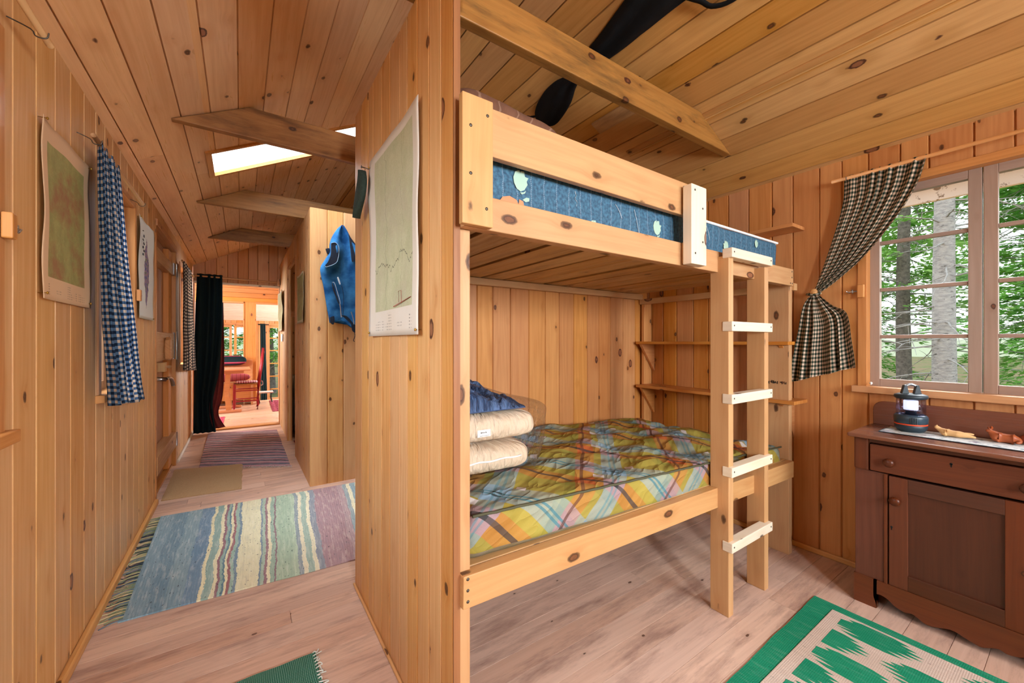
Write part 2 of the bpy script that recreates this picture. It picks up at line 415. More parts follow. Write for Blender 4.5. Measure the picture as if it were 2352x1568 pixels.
slab(mb, -.155 - w2, -.153, 3.12, 3.52, -.07, .012); slab(mb, .858, .86 + w2, 3.12, 3.52, -.07, .012)
wf = struct('window_3', mb, TRIMW)
mb = MB(); slab(mb, -.153, .858, 3.122, 3.518, -.016, -.010); o = mb.build('pane', SKY, wf)

# ------------------------------------------------------------------ walls
LW0, LW1 = .50, 1.585      # left window near the camera (Y)
HW0, HW1 = 2.50, 3.20      # left window in the hall
DR0, DR1 = 3.95, 5.02      # door in the left wall
ZS, ZT = .96, 1.99
mb = MB(); planks(mb, (XL, YB, 0), (0, 0, 1), (0, 1, 0), (1, 0, 0), 2.205, YE - YB, w=(.135, .165), th=.10, holes=[
    (ZS, ZT, LW0 - YB, LW1 - YB), (ZS, ZT, HW0 - YB, HW1 - YB), (0, 2.08, DR0 - YB, DR1 - YB), (ZS, ZT, 5.35 - YB, 5.95 - YB)])
struct('wall_left', mb, PINE)
RW0, RW1 = -.10, .675      # right window
RZ0, RZ1 = .965, 1.985
mb = MB(); planks(mb, (XR, YB, 0), (0, 0, 1), (0, 1, 0), (-1, 0, 0), 2.185, YE - YB, w=(.10, .145), th=.10, holes=[
    (RZ0, RZ1, RW0 - YB, RW1 - YB), (1.0, 2.0, 4.5 - YB, 5.3 - YB)])
struct('wall_right', mb, PINEO)
gz = lambda x: min(CL(x), CR(x)) + .01
mb = MB(); planks(mb, (XL - .1, YB, 0), (0, 0, 1), (1, 0, 0), (0, 1, 0), 3.2, XR - XL + .2, w=(.13, .16), th=.10, utop=lambda q: gz(XL - .1 + q),
                  holes=[(.9, 2.05, .75, 1.2 - .05), (.9, 2.05, 1.45, 3.0)])
struct('wall_back', mb, PINE)
mb = MB(); planks(mb, (XL, YE, 0), (0, 0, 1), (1, 0, 0), (0, -1, 0), 3.2, XR - XL, w=(.11, .14), th=.08, utop=lambda q: gz(XL + q),
                  holes=[(0, 1.975, .02, .985)])
struct('wall_hall_end', mb, PINEO)
# low partition (2.31 m) with the map, between hall and bunk
mb = MB(); planks(mb, (XP, .97, 0), (0, 0, 1), (0, 1, 0), (-1, 0, 0), 2.31, 1.10, w=(.075, .125), th=.02, g=.005, d=.007)
struct('wall_partition', mb, PINE)
BRN = wood('brown_edge_board', '9a6236', '74431f', kd=.2, var=.03)
mb = MB(); mb.box(.4702, .4898, .9655, .9698, 0, 2.31, axis=2); mb.box(.4902, .5045, 1.06, 2.06, 0, 2.30, axis=2); struct('trim_3', mb, BRN)
# back wall of the bunk alcove
mb = MB(); planks(mb, (.505, 2.03, 0), (0, 0, 1), (1, 0, 0), (0, -1, 0), 2.31, XR - .505, w=(.10, .15), th=.02)
struct('wall_bunk', mb, PINEO)
mb = MB(); planks(mb, (.49, 2.073, 0), (0, 0, 1), (1, 0, 0), (0, 1, 0), 2.31, XR - .49, w=(.10, .15), th=.02)
struct('wall_bunk_rear', mb, PINE)
# closet block: front face with the vest, hall side face with a doorway
mb = MB(); planks(mb, (.475, 3.655, 0), (0, 0, 1), (1, 0, 0), (0, -1, 0), 2.31, XR - .475, w=(.125, .145), th=.02, g=.006, d=.008)
struct('wall_closet_front', mb, PINE)
mb = MB(); planks(mb, (.475, 3.676, 0), (0, 0, 1), (0, 1, 0), (-1, 0, 0), 2.31, YE - 3.676, w=(.09, .14), th=.03, g=.004, holes=[(0, 2.075, 4.72 - 3.676, 5.50 - 3.676)])
struct('wall_closet_side', mb, PINE)
mb = MB(); mb.box(.468, .488, 5.496, 5.53, 0, 2.10, axis=2); mb.box(.472, .488, 4.69, 4.722, 0, 2.10, axis=2); mb.box(.470, .488, 4.69, 5.53, 2.072, 2.10, axis=1)
struct('door_2', mb, TRIMW, bevel=.003)
# bunk corner post board
mb = MB(); mb.box(2.565, 2.695, 1.985, 2.01, 0, 2.3, axis=2); mb.box(2.62, 2.70, 1.99, 2.01, 0, 2.3, axis=2); 
mb = MB(); mb.box(2.60, 2.692, 1.984, 2.009, 0, 1.5, axis=2); struct('trim_4', mb, PINEO, bevel=.002)
# baseboards
def base(name, pts, mat=TRIMW):
    mb = MB()
    for a in pts: mb.box(*a)
    return struct(name, mb, mat, bevel=.006)
base('baseboard_left', [(XL, XL + .022, YB, DR0 - .05, 0, .04)], PINE)
base('baseboard_left', [(XL, XL + .018, DR1 + .09, YE, 0, .032)], plain('white_trim_paint', 'd8d0c4', .5))
base('baseboard_right', [(XR - .016, XR, -1.9, 2.0, 0, .03)], PINE)
base('baseboard_partition', [(.458, .47, .975, 2.065, 0, .012)], PINE)
mb = MB(); mb.box(-.515, .47, 6.672, 6.695, 1.975, 2.0, axis=0); struct('trim_5', mb, LUMBP)

# ------------------------------------------------------------------ far room
mb = MB()
planks(mb, (-1.6, 9.50, 1.98), (1, 0, 0), (0, 0, 1), (0, -1, 0), 4.0, .9, w=(.085, .095), th=.10)
struct('wall_far_header', mb, PINEO)
mb = MB(); mb.box(.068, .245, 9.49, 9.6, 0, 1.985, axis=2); mb.box(.05, .068, 9.48, 9.6, .7, 1.985, axis=2); mb.box(.245, .262, 9.48, 9.6, 0, 1.985, axis=2)
mb.box(-1.6, .068, 9.48, 9.6, 1.955, 1.985, axis=0); mb.box(.262, 2.4, 9.48, 9.6, 1.955, 1.985, axis=0)
struct('wall_far_post', mb, PINEO, bevel=.003)
mb = MB(); planks(mb, (-1.6, 9.50, 0), (0, 0, 1), (1, 0, 0), (0, -1, 0), .78, 1.65, w=(.09, .1), th=.10); struct('wall_far_low', mb, PINEO)
mb = MB(); mb.box(-1.6, .05, 9.47, 9.61, .78, .80); struct('trim_6', mb, TRIMW, bevel=.004)
# far wall with windows and french door
FW = 11.2
mb = MB(); planks(mb, (-1.6, FW, -.40), (0, 0, 1), (1, 0, 0), (0, -1, 0), 2.2, 4.0, w=(.1, .12), th=.10, holes=[(1.30 - .25 + .0, 1.98, .75, 1.72), (.02, 1.98, 2.12, 3.1)])
struct('wall_far', mb, PINEO)
mb = MB(); Pc = [(-1.6, 9.6, 2.62), (2.4, 9.6, 2.62), (2.4, 11.3, 1.66), (-1.6, 11.3, 1.66)]
planks(mb, (-1.6, 9.4, 2.45), (1, 0, 0), Vector((0, 1.9, -.8)).normalized(), Vector((0, -.8, -1.9)).normalized(), 4.0, 2.06, w=(.08, .085), th=.03)
struct('ceiling', mb, WHITEW)
mb = MB(); mb.box(-1.7, -1.6, 6.8, 7.6, -.45, 2.9, axis=2); mb.box(-1.7, -1.6, 8.9, 11.3, -.45, 2.9, axis=2); mb.box(-1.7, -1.6, 7.6, 8.9, -.45, .9, axis=1); mb.box(-1.7, -1.6, 7.6, 8.9, 2.1, 2.9, axis=1)
struct('wall_far_left', mb, PINEO)
mb = MB(); mb.box(2.4, 2.5, 6.8, 9.4, -.45, 2.9, axis=2); mb.box(2.4, 2.5, 9.4, 10.6, -.45, .6, axis=1); mb.box(2.4, 2.5, 9.4, 10.6, 2.2, 2.9, axis=1); mb.box(2.4, 2.5, 10.6, 11.3, -.45, 2.9, axis=2)
struct('wall_far_right', mb, PINEO)
mb = MB(); mb.box(-1.6, 2.4, 6.8, 9.6, 2.75, 2.8); struct('ceiling', mb, CEILW)
# wall pieces closing the far room beside the hall
mb = MB(); mb.box(-1.6, -.62, 6.70, 6.78, -.4, 2.8, axis=2); struct('wall_far_front', mb, PINEO)

# ------------------------------------------------------------------ windows
def window_x(name, xf, y0, y1, z0, z1, cols, muntz, fr=TRIMW, sash=SASHW, side=1, sw=.045, depth=.06, mull=None, label=None):
    """window in a wall of constant x; side=+1 when the room lies toward -x"""
    s_ = side
    def bx(mb, a, b, c0, c1, d0, d1, **k): mb.box(min(xf + s_ * a, xf + s_ * b), max(xf + s_ * a, xf + s_ * b), c0, c1, d0, d1, **k)
    mb = MB(); t = .035
    e = .004; bx(mb, -.008, .104, y0 - t, y0 + e, z0 - t, z1 + t, axis=2); bx(mb, -.008, .104, y1 - e, y1 + t, z0 - t, z1 + t, axis=2)
    bx(mb, -.008, .104, y0 + e, y1 - e, z1 - e, z1 + t, axis=1); bx(mb, -.03, .104, y0 - t - .02, y1 + t + .02, z0 - .03, z0 + e, axis=1)
    w_ = struct(name, mb, fr, bevel=.003)
    xs0, xs1 = .045, .045 + depth * .6
    for (a, b) in cols:
        mb = MB(); bx(mb, xs0, xs1, a, a + sw, z0, z1, axis=2); bx(mb, xs0, xs1, b - sw, b, z0, z1, axis=2)
        bx(mb, xs0, xs1, a + sw, b - sw, z0, z0 + sw, axis=1); bx(mb, xs0, xs1, a + sw, b - sw, z1 - sw, z1, axis=1)
        for mz in muntz: bx(mb, xs0 + .006, xs1 - .006, a + sw, b - sw, mz - .009, mz + .009, axis=1)
        s0 = mb.build('sash', sash, w_, bevel=.002)
        mb = MB(); bx(mb, xs0 + .016, xs0 + .019, a + sw, b - sw, z0 + sw, z1 - sw); mb.build('pane', GLASS, s0)
    return w_
WIN1 = window_x('window_1', XR, RW0, RW1, RZ0, RZ1, [(.287, RW1), (RW0, .283)], (1.225, 1.468, 1.71), sash=SASHG, sw=.042)
window_x('window_2', XL, HW0, HW1, ZS, ZT, [(HW0, 2.848), (2.852, HW1)], (1.3, 1.63), side=-1)
window_x('window_4', XL, LW0, LW1, ZS, ZT, [(LW0, 1.04), (1.044, LW1)], (1.3, 1.63), side=-1)
window_x('window_5', XL, 5.35, 5.95, ZS, ZT, [(5.35, 5.95)], (1.3, 1.63), side=-1)
def window_y(name, yf, x0, x1, z0, z1, cols, muntz, munx=0, sw=.05, fr=TRIMW, kick=0):
    mb = MB(); t = .05
    mb.box(x0 - t, x0, yf - .012, yf + .1, z0 - t, z1 + t, axis=2); mb.box(x1, x1 + t, yf - .012, yf + .1, z0 - t, z1 + t, axis=2)
    mb.box(x0, x1, yf - .012, yf + .1, z1, z1 + t, axis=0); mb.box(x0 - t, x1 + t, yf - .03, yf + .1, z0 - .03, z0, axis=0)
    w_ = struct(name, mb, fr, bevel=.003)
    for a, b in cols:
        mb = MB(); mb.box(a, a + sw, yf + .03, yf + .07, z0, z1, axis=2); mb.box(b - sw, b, yf + .03, yf + .07, z0, z1, axis=2)
        mb.box(a + sw, b - sw, yf + .03, yf + .07, z0, z0 + sw + kick, axis=0); mb.box(a + sw, b - sw, yf + .03, yf + .07, z1 - sw, z1, axis=0)
        for mz in muntz: mb.box(a + sw, b - sw, yf + .035, yf + .06, mz - .012, mz + .012, axis=0)
        for i in range(munx):
            mx = a + sw + (b - a - 2 * sw) * (i + 1) / (munx + 1); mb.box(mx - .011, mx + .011, yf + .036, yf + .059, z0 + sw, z1 - sw, axis=2)
        s0 = mb.build('sash', fr, w_, bevel=.002)
        mb = MB(); mb.box(a + sw, b - sw, yf + .046, yf + .049, z0 + sw, z1 - sw); mb.build('pane', GLASS, s0)
    return w_
window_y('window_6', FW, -.85, .12, .66, 1.58, [(-.85, -.42), (-.42, -.16), (-.12, .12)], (1.0, 1.3))
window_y('door_3', FW, .53, 1.50, -.37, 1.58, [(.53, 1.01), (1.02, 1.50)], (.05, .36, .67, .98, 1.28), munx=1, sw=.055, kick=.16)

# ------------------------------------------------------------------ plank door in the left wall
mb = MB(); mb.box(-.615, -.585, DR0 + .01, DR1 - .01, .02, 2.06); d1 = struct('door_1', mb, DOORB)
mb = MB(); mb.box(-.585, -.545, 4.80, DR1 - .012, .03, 2.05, axis=2); mb.build('hinge_stile', wood('door_stile_orange', 'dc8d42', 'b9662a', kd=.2, var=.02), d1, bevel=.003)
for z0, z1, x1 in ((1.83, 1.935, -.548), (1.045, 1.275, -.54), (.19, .33, -.53)):
    mb = MB(); mb.box(-.585, x1 + .018, DR0 + .012, 5.0, z0, z1, axis=1); mb.build('batten', LUMB, d1, bevel=.003)
for z in (1.89, 1.16, .255):
    h = .13 if z != 1.16 else .27
    mb = MB(); mb.box(-.528, -.520, 4.93, 5.03, z - h / 2 + .01, z + h / 2 - .01); mb.tube([(-.512, 5.035, z - h / 2), (-.512, 5.035, z + h / 2)], .009, 10)
    mb.box(-.521, -.517, 5.035, 5.075, z - h / 2 + .01, z + h / 2 - .01); mb.build('hinge', STEEL, d1, bevel=.001)
mb = MB(); mb.prism([(1.02, 4.40), (1.06, 4.36), (1.15, 4.37), (1.20, 4.42), (1.17, 4.47), (1.08, 4.46)], 0, -.52, -.46); 
mb = MB(); mb.prism([(4.36, 1.05), (4.45, 1.04), (4.50, 1.09), (4.49, 1.17), (4.42, 1.24), (4.37, 1.21), (4.35, 1.12)], 0, -.522, -.485); mb.build('pull_handle', TRIMW, d1, bevel=.01, seg=3)
mb = MB(); mb.box(-.56, -.50, 4.22, 4.31, .955, 1.03); mb.tube([(-.53, 4.28, 1.0), (-.50, 4.42, .985)], .010, 8); mb.lathe([(0, 0), (.014, .002), (.016, .02), (0, .024)], (-.50, 4.43, .975)); mb.build('wooden_latch', LUMB, d1, bevel=.003)
mb = MB(); mb.box(-.585, -.575, 4.24, 4.30, .82, .95); mb.tube([(-.58, 4.27, .90), (-.50, 4.29, .89)], .017, 10)
mb.tube(spline([(-.50, 4.28, .895), (-.485, 4.33, .90), (-.478, 4.40, .875), (-.475, 4.455, .825)], 12), [.013] * 6 + [.015] * 6, 10, flat=.75); mb.build('lever_handle', STEEL, d1)
mb = MB(); mb.box(-.625, -.54, DR0 - .0, DR1, 0, .02)
for y0, y1 in ((DR0 - .035, DR0 + .008), (DR1 - .008, DR1 + .05)): mb.box(-.62, -.515, y0, y1, 0, 2.1, axis=2)
mb.box(-.62, -.505, DR0 - .035, DR1 + .05, 2.06, 2.11, axis=1); struct('trim_7', mb, TRIMW, bevel=.003)

# ------------------------------------------------------------------ ceiling tie beams
def beam(y, th, zb, h, mat, label, x0=None, x1=None):
    xa = XL + (zb - 2.20) / .5 + .006; xb = XL + (zb + h - 2.20) / .5 + .006
    ya = XR - (zb - 2.18) / .47 - .006; yb_ = XR - (zb + h - 2.18) / .47 - .006
    mb = MB(); mb.prism([(zb, xa), (zb, ya), (zb + h, yb_), (zb + h, xb)], 1, y, y + th, axis=0)
    o = mb.build('ceiling_beam', mat, bevel=.004); fix_normals(o)
    return tag(o, label, 'beam', 'tie beams across the roof')
beam(1.225, .045, 2.313, .15, BEAMW, 'big weathered tie beam crossing above the bunk bed')
beam(2.60, .045, 2.313, .165, BEAMD, 'dark tie beam just in front of the skylight')
beam(4.03, .045, 2.312, .165, BEAMW, 'tie beam resting on the wall corner above the hanging blue vest')
beam(5.35, .045, 2.312, .15, BEAMD, 'farthest tie beam, before the hall end wall')
# ------------------------------------------------------------------ bunk bed
BX0, BX1, BY0, BY1 = .507, 2.585, .945, 2.025
bunk = thing('bunk_bed', 'built-in pine bunk bed with two levels and a guard board', 'bed', (1.5, 1.5, 0))
def part(name, mat, fn, parent, bevel=.0025, **k):
    mb = MB(); fn(mb); return mb.build(name, mat, parent, bevel=bevel, **k)
tl = Matrix.Translation((.5, .96, .53)) @ Matrix.Rotation(.019, 4, 'Y') @ Matrix.Translation((-.5, -.96, -.53))
lr = part('lower_side_rail', LUMB, lambda m: m.box(.489, 2.54, .945, .983, .486, .574, axis=0, M=tl), bunk)
def screws(pts, parent, ax=1, r=.0045, name='screw'):
    for p in pts:
        mb = MB(); M = Matrix.Translation(p) @ (Matrix.Rotation(R(90), 4, 'X') if ax == 1 else Matrix.Rotation(R(-90), 4, 'Y'))
        mb.lathe([(0, .0022), (r * .5, .0022), (r, .001), (r, -.003)], n=10, M=M); mb.build(name, DSTEEL, parent)
screws([(.502, .945, .565), (.502, .945, .535), (.502, .945, .505)], lr)
ur = part('upper_side_rail', LUMB, lambda m: m.box(.49, 2.535, .945, .983, 1.507, 1.600, axis=0), bunk)
screws([(2.515, .945, 1.585), (2.515, .945, 1.553), (2.518, .945, 1.52), (2.495, .945, 1.52)], ur)
gb = part('guard_board', LUMB, lambda m: m.box(.50, 1.53, .942, .965, 1.712, 1.845, axis=0), bunk)
eb = part('end_board', LUMB, lambda m: m.box(.473, .566, .920, .941, 1.507, 1.848, axis=2), bunk)
screws([(.548, .920, 1.805), (.497, .920, 1.765), (.497, .920, 1.64), (.545, .920, 1.555)], eb)
gp = part('guard_post', LUMBP, lambda m: m.box(1.462, 1.568, .893, .931, 1.507, 1.822, axis=2), bunk)
part('guard_spacer', LUMB, lambda m: m.box(1.475, 1.565, .931, .944, 1.515, 1.60, axis=2), bunk)
screws([(1.485, .893, 1.80), (1.54, .893, 1.735), (1.54, .893, 1.60), (1.488, .893, 1.55)], gp)
part('corner_post', LUMB, lambda m: m.box(.4905, .5235, .972, 1.05, 0, 1.506, axis=2), bunk)
rp = part('corner_post', LUMB, lambda m: m.box(2.548, 2.588, .972, 1.12, 0, 1.60, axis=2), bunk)
# printed lumber stamp on the post: rows of small worn characters
mb = MB(); rr = random.Random(3)
def stamp(mb, y, z, s):
    rows = {'K': '10101 10010 10100 11000 10100 10010 10001', 'D': '11110 10001 10001 10001 10001 10001 11110', 'H': '10001 10001 10001 11111 10001 10001 10001', 'P': '11110 10001 10001 11110 10000 10000 10000'}
for i in range(26):
    y = .985 + i * .0048 + rr.uniform(-.001, .001); h = rr.uniform(.006, .018)
    if i in (7, 8, 17): continue
    z = .965 + rr.uniform(-.004, .004); mb.box(2.5468, 2.5479, y, y + rr.uniform(.002, .0042), z - h / 2, z + h / 2)
for k in range(12):
    a = k * math.pi / 6; mb.box(2.5468, 2.5479, 1.094 + .010 * math.cos(a) - .003, 1.094 + .010 * math.cos(a) + .003, .965 + .013 * math.sin(a) - .003, .965 + .013 * math.sin(a) + .003)
mb.build('lumber_stamp', plain('stamp_ink', '1c1814', .8), rp)
part('end_rail', LUMB, lambda m: m.box(2.588, 2.626, .96, 2.02, 1.49, 1.53, axis=1), bunk)
part('rear_ledger', LUMB, lambda m: m.box(.51, 2.588, 1.985, 2.022, 1.525, 1.565, axis=0), bunk)
part('lower_rear_ledger', LUMB, lambda m: m.box(.51, 2.66, 1.99, 2.026, .44, .50, axis=0, ), bunk)
for k, x in enumerate([.52, .68, .83, .985, 1.16, 1.31, 1.455, 1.63, 1.775, 1.93, 2.10, 2.25, 2.41]):
    w_ = (.135, .14, .128, .15, .13, .138, .13, .125, .142, .135, .13, .14, .13)[k]
    part('bed_slat', SLATW, lambda m: m.box(x, x + w_, .984, 2.02, 1.567, 1.587, axis=1), bunk)
    if k % 2 == 0: part('lower_bed_slat', SLATW, lambda m: m.box(x, x + w_, .984, 1.988, .487 - .019 * (x - .5), .500 - .019 * (x - .5), axis=1), bunk)

# ladder
lad = thing('ladder', 'pale wooden ladder with five flat rungs standing against the bunk bed', 'ladder', (1.94, .93, 0))
LR = LUMB
for x0, x1 in ((1.757, 1.783), (2.090, 2.116)):
    part('side_rail', LR, lambda m: m.box(x0 - .007, x1 + .007 if x0 < 2 else x1 + .006, .897, .980, 0, 1.575 if x0 < 2 else 1.558, axis=2), lad)
for z in (1.585, 1.266, .950, .633, .307):
    r_ = part('rung', LUMBP, lambda m: m.box(1.746, 2.126, .880, .923, z - .021, z + .021, axis=0), lad)
    screws([(1.763, .880, z + .003), (2.108, .880, z + .003)], r_, r=.004)

# ------------------------------------------------------------------ mattresses
def mattress_mesh(x0, x1, y0, y1, zb, zt, tilt=0, wr=.012, seed=0, rad=.045, sag=0.0, nu=90, nv=44):
    """rounded slab; uv unrolled so that the side pattern continues over the edge"""
    mb = MB()
    rows = []; UVs = []
    # profile around the cross-section in (y,z), starting at the bottom front going up and over
    prof = []
    H = zt - zb
    def add(y, z, s): prof.append((y, z, s))
    s = 0
    for i in range(8): add(y0, zb + rad * .5 + (H - rad * 1.2) * i / 7, s + (H - rad * 1.2) * i / 7)
    s = H - rad * 1.2
    for i in range(1, 5): a = R(90) * i / 4; add(y0 + rad * .7 * (1 - math.cos(a)), zt - rad * .7 + rad * .7 * math.sin(a), s + rad * a * .8)
    s += rad * 1.25; L = y1 - y0 - 2 * rad
    for i in range(1, nv): add(y0 + rad * .7 + (y1 - y0 - 1.4 * rad) * i / nv, zt, s + L * i / nv)
    s += L
    for i in range(5): a = R(90) * i / 4; add(y1 - rad * .7 + rad * .7 * math.sin(a), zt - rad * .7 + rad * .7 * math.cos(a), s + rad * a)
    add(y1, zb + rad * .3, s + H); add(y1 - rad, zb, s + H + rad); add(y0 + rad * .5, zb, s + H + L)
    for j in range(nu + 1):
        t = j / nu; x = x0 + (x1 - x0) * t
        ce = min(t, 1 - t) * (x1 - x0); k = 1 if ce > rad else math.sqrt(max(0, 1 - (1 - ce / rad) ** 2))
        row = []; uvr = []
        for y, z, sv in prof:
            zz = zb + (z - zb) * (.72 + .28 * k) if z > zb + H * .5 else z
            yy = (y0 + y1) / 2 + (y - (y0 + y1) / 2) * (.97 + .03 * k)
            if z > zt - .005 and y0 + .1 < y < y1 - .03:
                zz += wr * (nz(x * 2.2 + seed, y * 5.0 - x * 1.2, seed) + .7 * nz(x * 4 - y * 7, y * 9 + x * 5, seed + 3)) + wr * .8 * abs(nz(x * 3 + y * 8, y * 2 - x, seed + 9)) ** .7 - sag * math.sin(t * math.pi)
            elif y < y0 + .02: yy += .006 * nz(x * 7, z * 12, seed)
            row.append((x, yy, zz - tilt * (x - x0))); uvr.append((x, sv))
        rows.append(row); UVs.append(uvr + [uvr[0]])
    mb.grid(rows, UVs, .5, closeu=True, caps=True)
    return mb
def plaid_material():
    g = G('plaid_ticking', .75, 0, .3); u, v = g.uv()
    n1 = g.n('TexNoise', {'Vector': g.vec(g.m('MULTIPLY', u, 3.0), g.m('MULTIPLY', v, 3.0)), 'Scale': 1.0, 'Detail': 2.0}, )
    wx = g.m('MULTIPLY', g.m('SUBTRACT', n1.outputs[0], .5), .06)
    s1 = g.m('MULTIPLY', g.m('ADD', g.m('ADD', u, v), wx), .7071 / .40)
    t1 = g.m('MULTIPLY', g.m('SUBTRACT', g.m('SUBTRACT', v, u), wx), .7071 / .40)
    fs, ft = g.m('FRACT', g.m('ADD', s1, 10.13)), g.m('FRACT', g.m('ADD', t1, 10.3))
    stops = [(0, 'a69a42'), (.12, '908a3c'), (.22, 'c0602e'), (.44, 'aa9a3e'), (.56, '84a8c0'), (.80, '96b0bc'), (.88, 'a69a42')]
    ca, cb = g.ramp(fs, stops, True), g.ramp(ft, [(0, 'b4a448'), (.20, 'a0903a'), (.36, '86a8c2'), (.58, '9a8c3c'), (.66, 'c0602e'), (.84, '868a36'), (.93, 'aaa44a')], True)
    c = g.mix(.5, ca, cb); 
    def line(f, p, w): return g.m('LESS_THAN', g.m('ABSOLUTE', g.m('SUBTRACT', f, p)), w)
    wsq = g.m('MULTIPLY', line(fs, .50, .045), line(ft, .62, .05)); wsq2 = g.m('MULTIPLY', line(fs, .90, .05), line(ft, .30, .04))
    c = g.mix(g.m('MULTIPLY', g.m('MAXIMUM', wsq, wsq2), .85), c, srgb('e6e0e4'))
    dl = g.m('MAXIMUM', line(fs, .665, .013), line(fs, .715, .013)); dl2 = g.m('MAXIMUM', line(ft, .44, .011), line(ft, .49, .011))
    c = g.mix(g.m('MULTIPLY', dl, .8), c, srgb('2f7f92')); c = g.mix(g.m('MULTIPLY', dl2, .55), c, srgb('3b8798'))
    c = g.mix(g.m('MULTIPLY', line(fs, .34, .022), .85), c, srgb('31303a')); c = g.mix(g.m('MULTIPLY', line(ft, .78, .016), .75), c, srgb('5a2c28'))
    cross = g.m('MULTIPLY', g.m('MAXIMUM', dl, line(fs, .34, .022)), line(ft, .465, .04)); c = g.mix(g.m('MULTIPLY', cross, .8), c, srgb('16202e'))
    f = g.noise(g.vec(g.m('MULTIPLY', u, 400.0), g.m('MULTIPLY', v, 400.0)), 1.0, 2)
    c = g.mix(g.mr(f, .3, .7, 0, .16), c, srgb('504a2c'))
    c = g.mix(.16, c, srgb('5c4a2c')); g.col(c)
    wr_ = g.noise(g.vec(g.m('MULTIPLY', g.m('ADD', u, g.m('MULTIPLY', v, .8)), 3.5), g.m('MULTIPLY', g.m('SUBTRACT', v, g.m('MULTIPLY', u, .5)), 12.0)), 1.0, 2, .5)
    g.bump(g.m('ADD', g.m('POWER', g.m('ABSOLUTE', g.m('SUBTRACT', wr_, .5)), .7), g.m('MULTIPLY', f, .01)), .6, .035); return g.mat
lm = mattress_mesh(.53, 2.50, .988, 1.982, .578, .712, tilt=.048, wr=.030, seed=4, nu=130, nv=60)
lmat = lm.build('lower_mattress', plaid_material()); tag(lmat, 'lower bunk mattress in green, orange and blue plaid', 'mattress', 'mattresses on the bunk bed')
TRY = plain('seam_cord', '4b4a34', .8)
mb = MB(); mb.tube([(.54 + i * .0195, .9885 + .003 * nz(i * .6, 2), .707 - .048 * (.01 + i * .0195) + .002 * nz(i * .4)) for i in range(101)], .0042, 6); mb.build('front_piping', TRY, lmat)
# dark platform under the lower mattress
part('platform_board', SLATW, lambda m: m.box(.527, 2.545, .985, 1.988, .551, .575, axis=0, M=tl), bunk)

def blue_material():
    g = G('blue_quilted_ticking', .7, 0, .3); u, v = g.uv()
    n1 = g.noise(g.vec(g.m('MULTIPLY', u, 6.0), g.m('MULTIPLY', v, 30.0)), 1.0, 2)
    f = g.m('FRACT', g.m('ADD', g.m('MULTIPLY', u, 1 / .052), g.m('MULTIPLY', n1, .25)))
    d = g.m('ABSOLUTE', g.m('SUBTRACT', f, .5))
    tx = g.noise(g.vec(g.m('MULTIPLY', u, 90.0), g.m('MULTIPLY', v, 90.0)), 1.0, 3)
    c = g.mix(g.mr(tx, .3, .75), srgb('2b4860'), srgb('4a7894'))
    st = g.m('LESS_THAN', d, .035); dash = g.m('GREATER_THAN', g.m('FRACT', g.m('MULTIPLY', v, 170.0)), .35)
    c = g.mix(g.m('MULTIPLY', g.m('MULTIPLY', st, dash), .45), c, srgb('9fb4c8'))
    g.col(c); g.bump(g.m('POWER', g.mr(d, 0, .3), .5), .35, .006); return g.mat
BLUEQ = blue_material()
um = mattress_mesh(.53, 2.46, .990, 1.975, 1.590, 1.742, tilt=0.0, wr=.004, seed=8, rad=.03, nu=60, nv=16)
umat = um.build('upper_mattress', BLUEQ); tag(umat, 'upper bunk mattress with blue quilted side and pale tulips', 'mattress', 'mattresses on the bunk bed')
mb = MB(); mb.tube([(.54 + i * .0955, .992, 1.742) for i in range(21)] , .006, 8)
mb.tube([(2.45, 1.0 + i * .096, 1.738) for i in range(11)], .006, 8)
mb.build('white_piping', plain('white_piping', 'e6e8ea', .6), umat)
# printed flowers on the front side of the upper mattress
FLC = plain('flower_print', 'a4c4b4', .8); FLO = plain('orange_print', 'cf8a62', .8); THR = plain('loose_thread', 'c8d4dc', .8)
def flat_shape(mb, pts, y, M=None):
    pts = [(a, b) for a, b in pts]
    n = len(pts); cx = sum(p[0] for p in pts) / n; cz = sum(p[1] for p in pts) / n
    P = [(cx, y - .0015, cz)] + [(p[0], y - .0015, p[1]) for p in pts]
    mb.add(P, [(0, 1 + (i + 1) % n, 1 + i) for i in range(n)], [[(0, 0)] * 3] * n)
def tulip(x, z, s, mat=FLC, flip=1, leaf=True):
    mb = MB()
    petal = [(-.5, -.1), (-.56, .25), (-.42, .62), (-.1, .8), (-.05, .55), (.0, .75), (.28, .78), (.34, .45), (.62, .42), (.48, .18), (.55, -.02), (.3, -.4), (0, -.55), (-.3, -.42)]
    flat_shape(mb, [(x + a * s * flip, z + b * s) for a, b in petal], .9885)
    if leaf:
        flat_shape(mb, [(x + a * s * flip, z + b * s) for a, b in [(-.05, -.62), (.25, -.55), (.42, -.42), (.35, -.6), (.1, -.72)]], .9885)
        flat_shape(mb, [(x + a * s * flip, z + b * s) for a, b in [(.15, -1.05), (.45, -.85), (.7, -.85), (.68, -1.05), (.4, -1.15)]], .9885)
    mb.build('tulip_print', mat, umat)
tulip(.705, 1.683, .048); tulip(1.375, 1.648, .044); tulip(1.90, 1.645, .040, flip=-1); tulip(.555, 1.64, .02, leaf=False); tulip(1.02, 1.60, .030, leaf=False); tulip(2.2, 1.70, .03, leaf=False)
mb = MB(); flat_shape(mb, [(.628, 1.612), (.64, 1.628), (.665, 1.635), (.69, 1.628), (.705, 1.604), (.66, 1.600)], .9885); flat_shape(mb, [(.695, 1.600), (.70, 1.632), (.715, 1.628), (.722, 1.600)], .9885); mb.build('orange_print', FLO, umat)
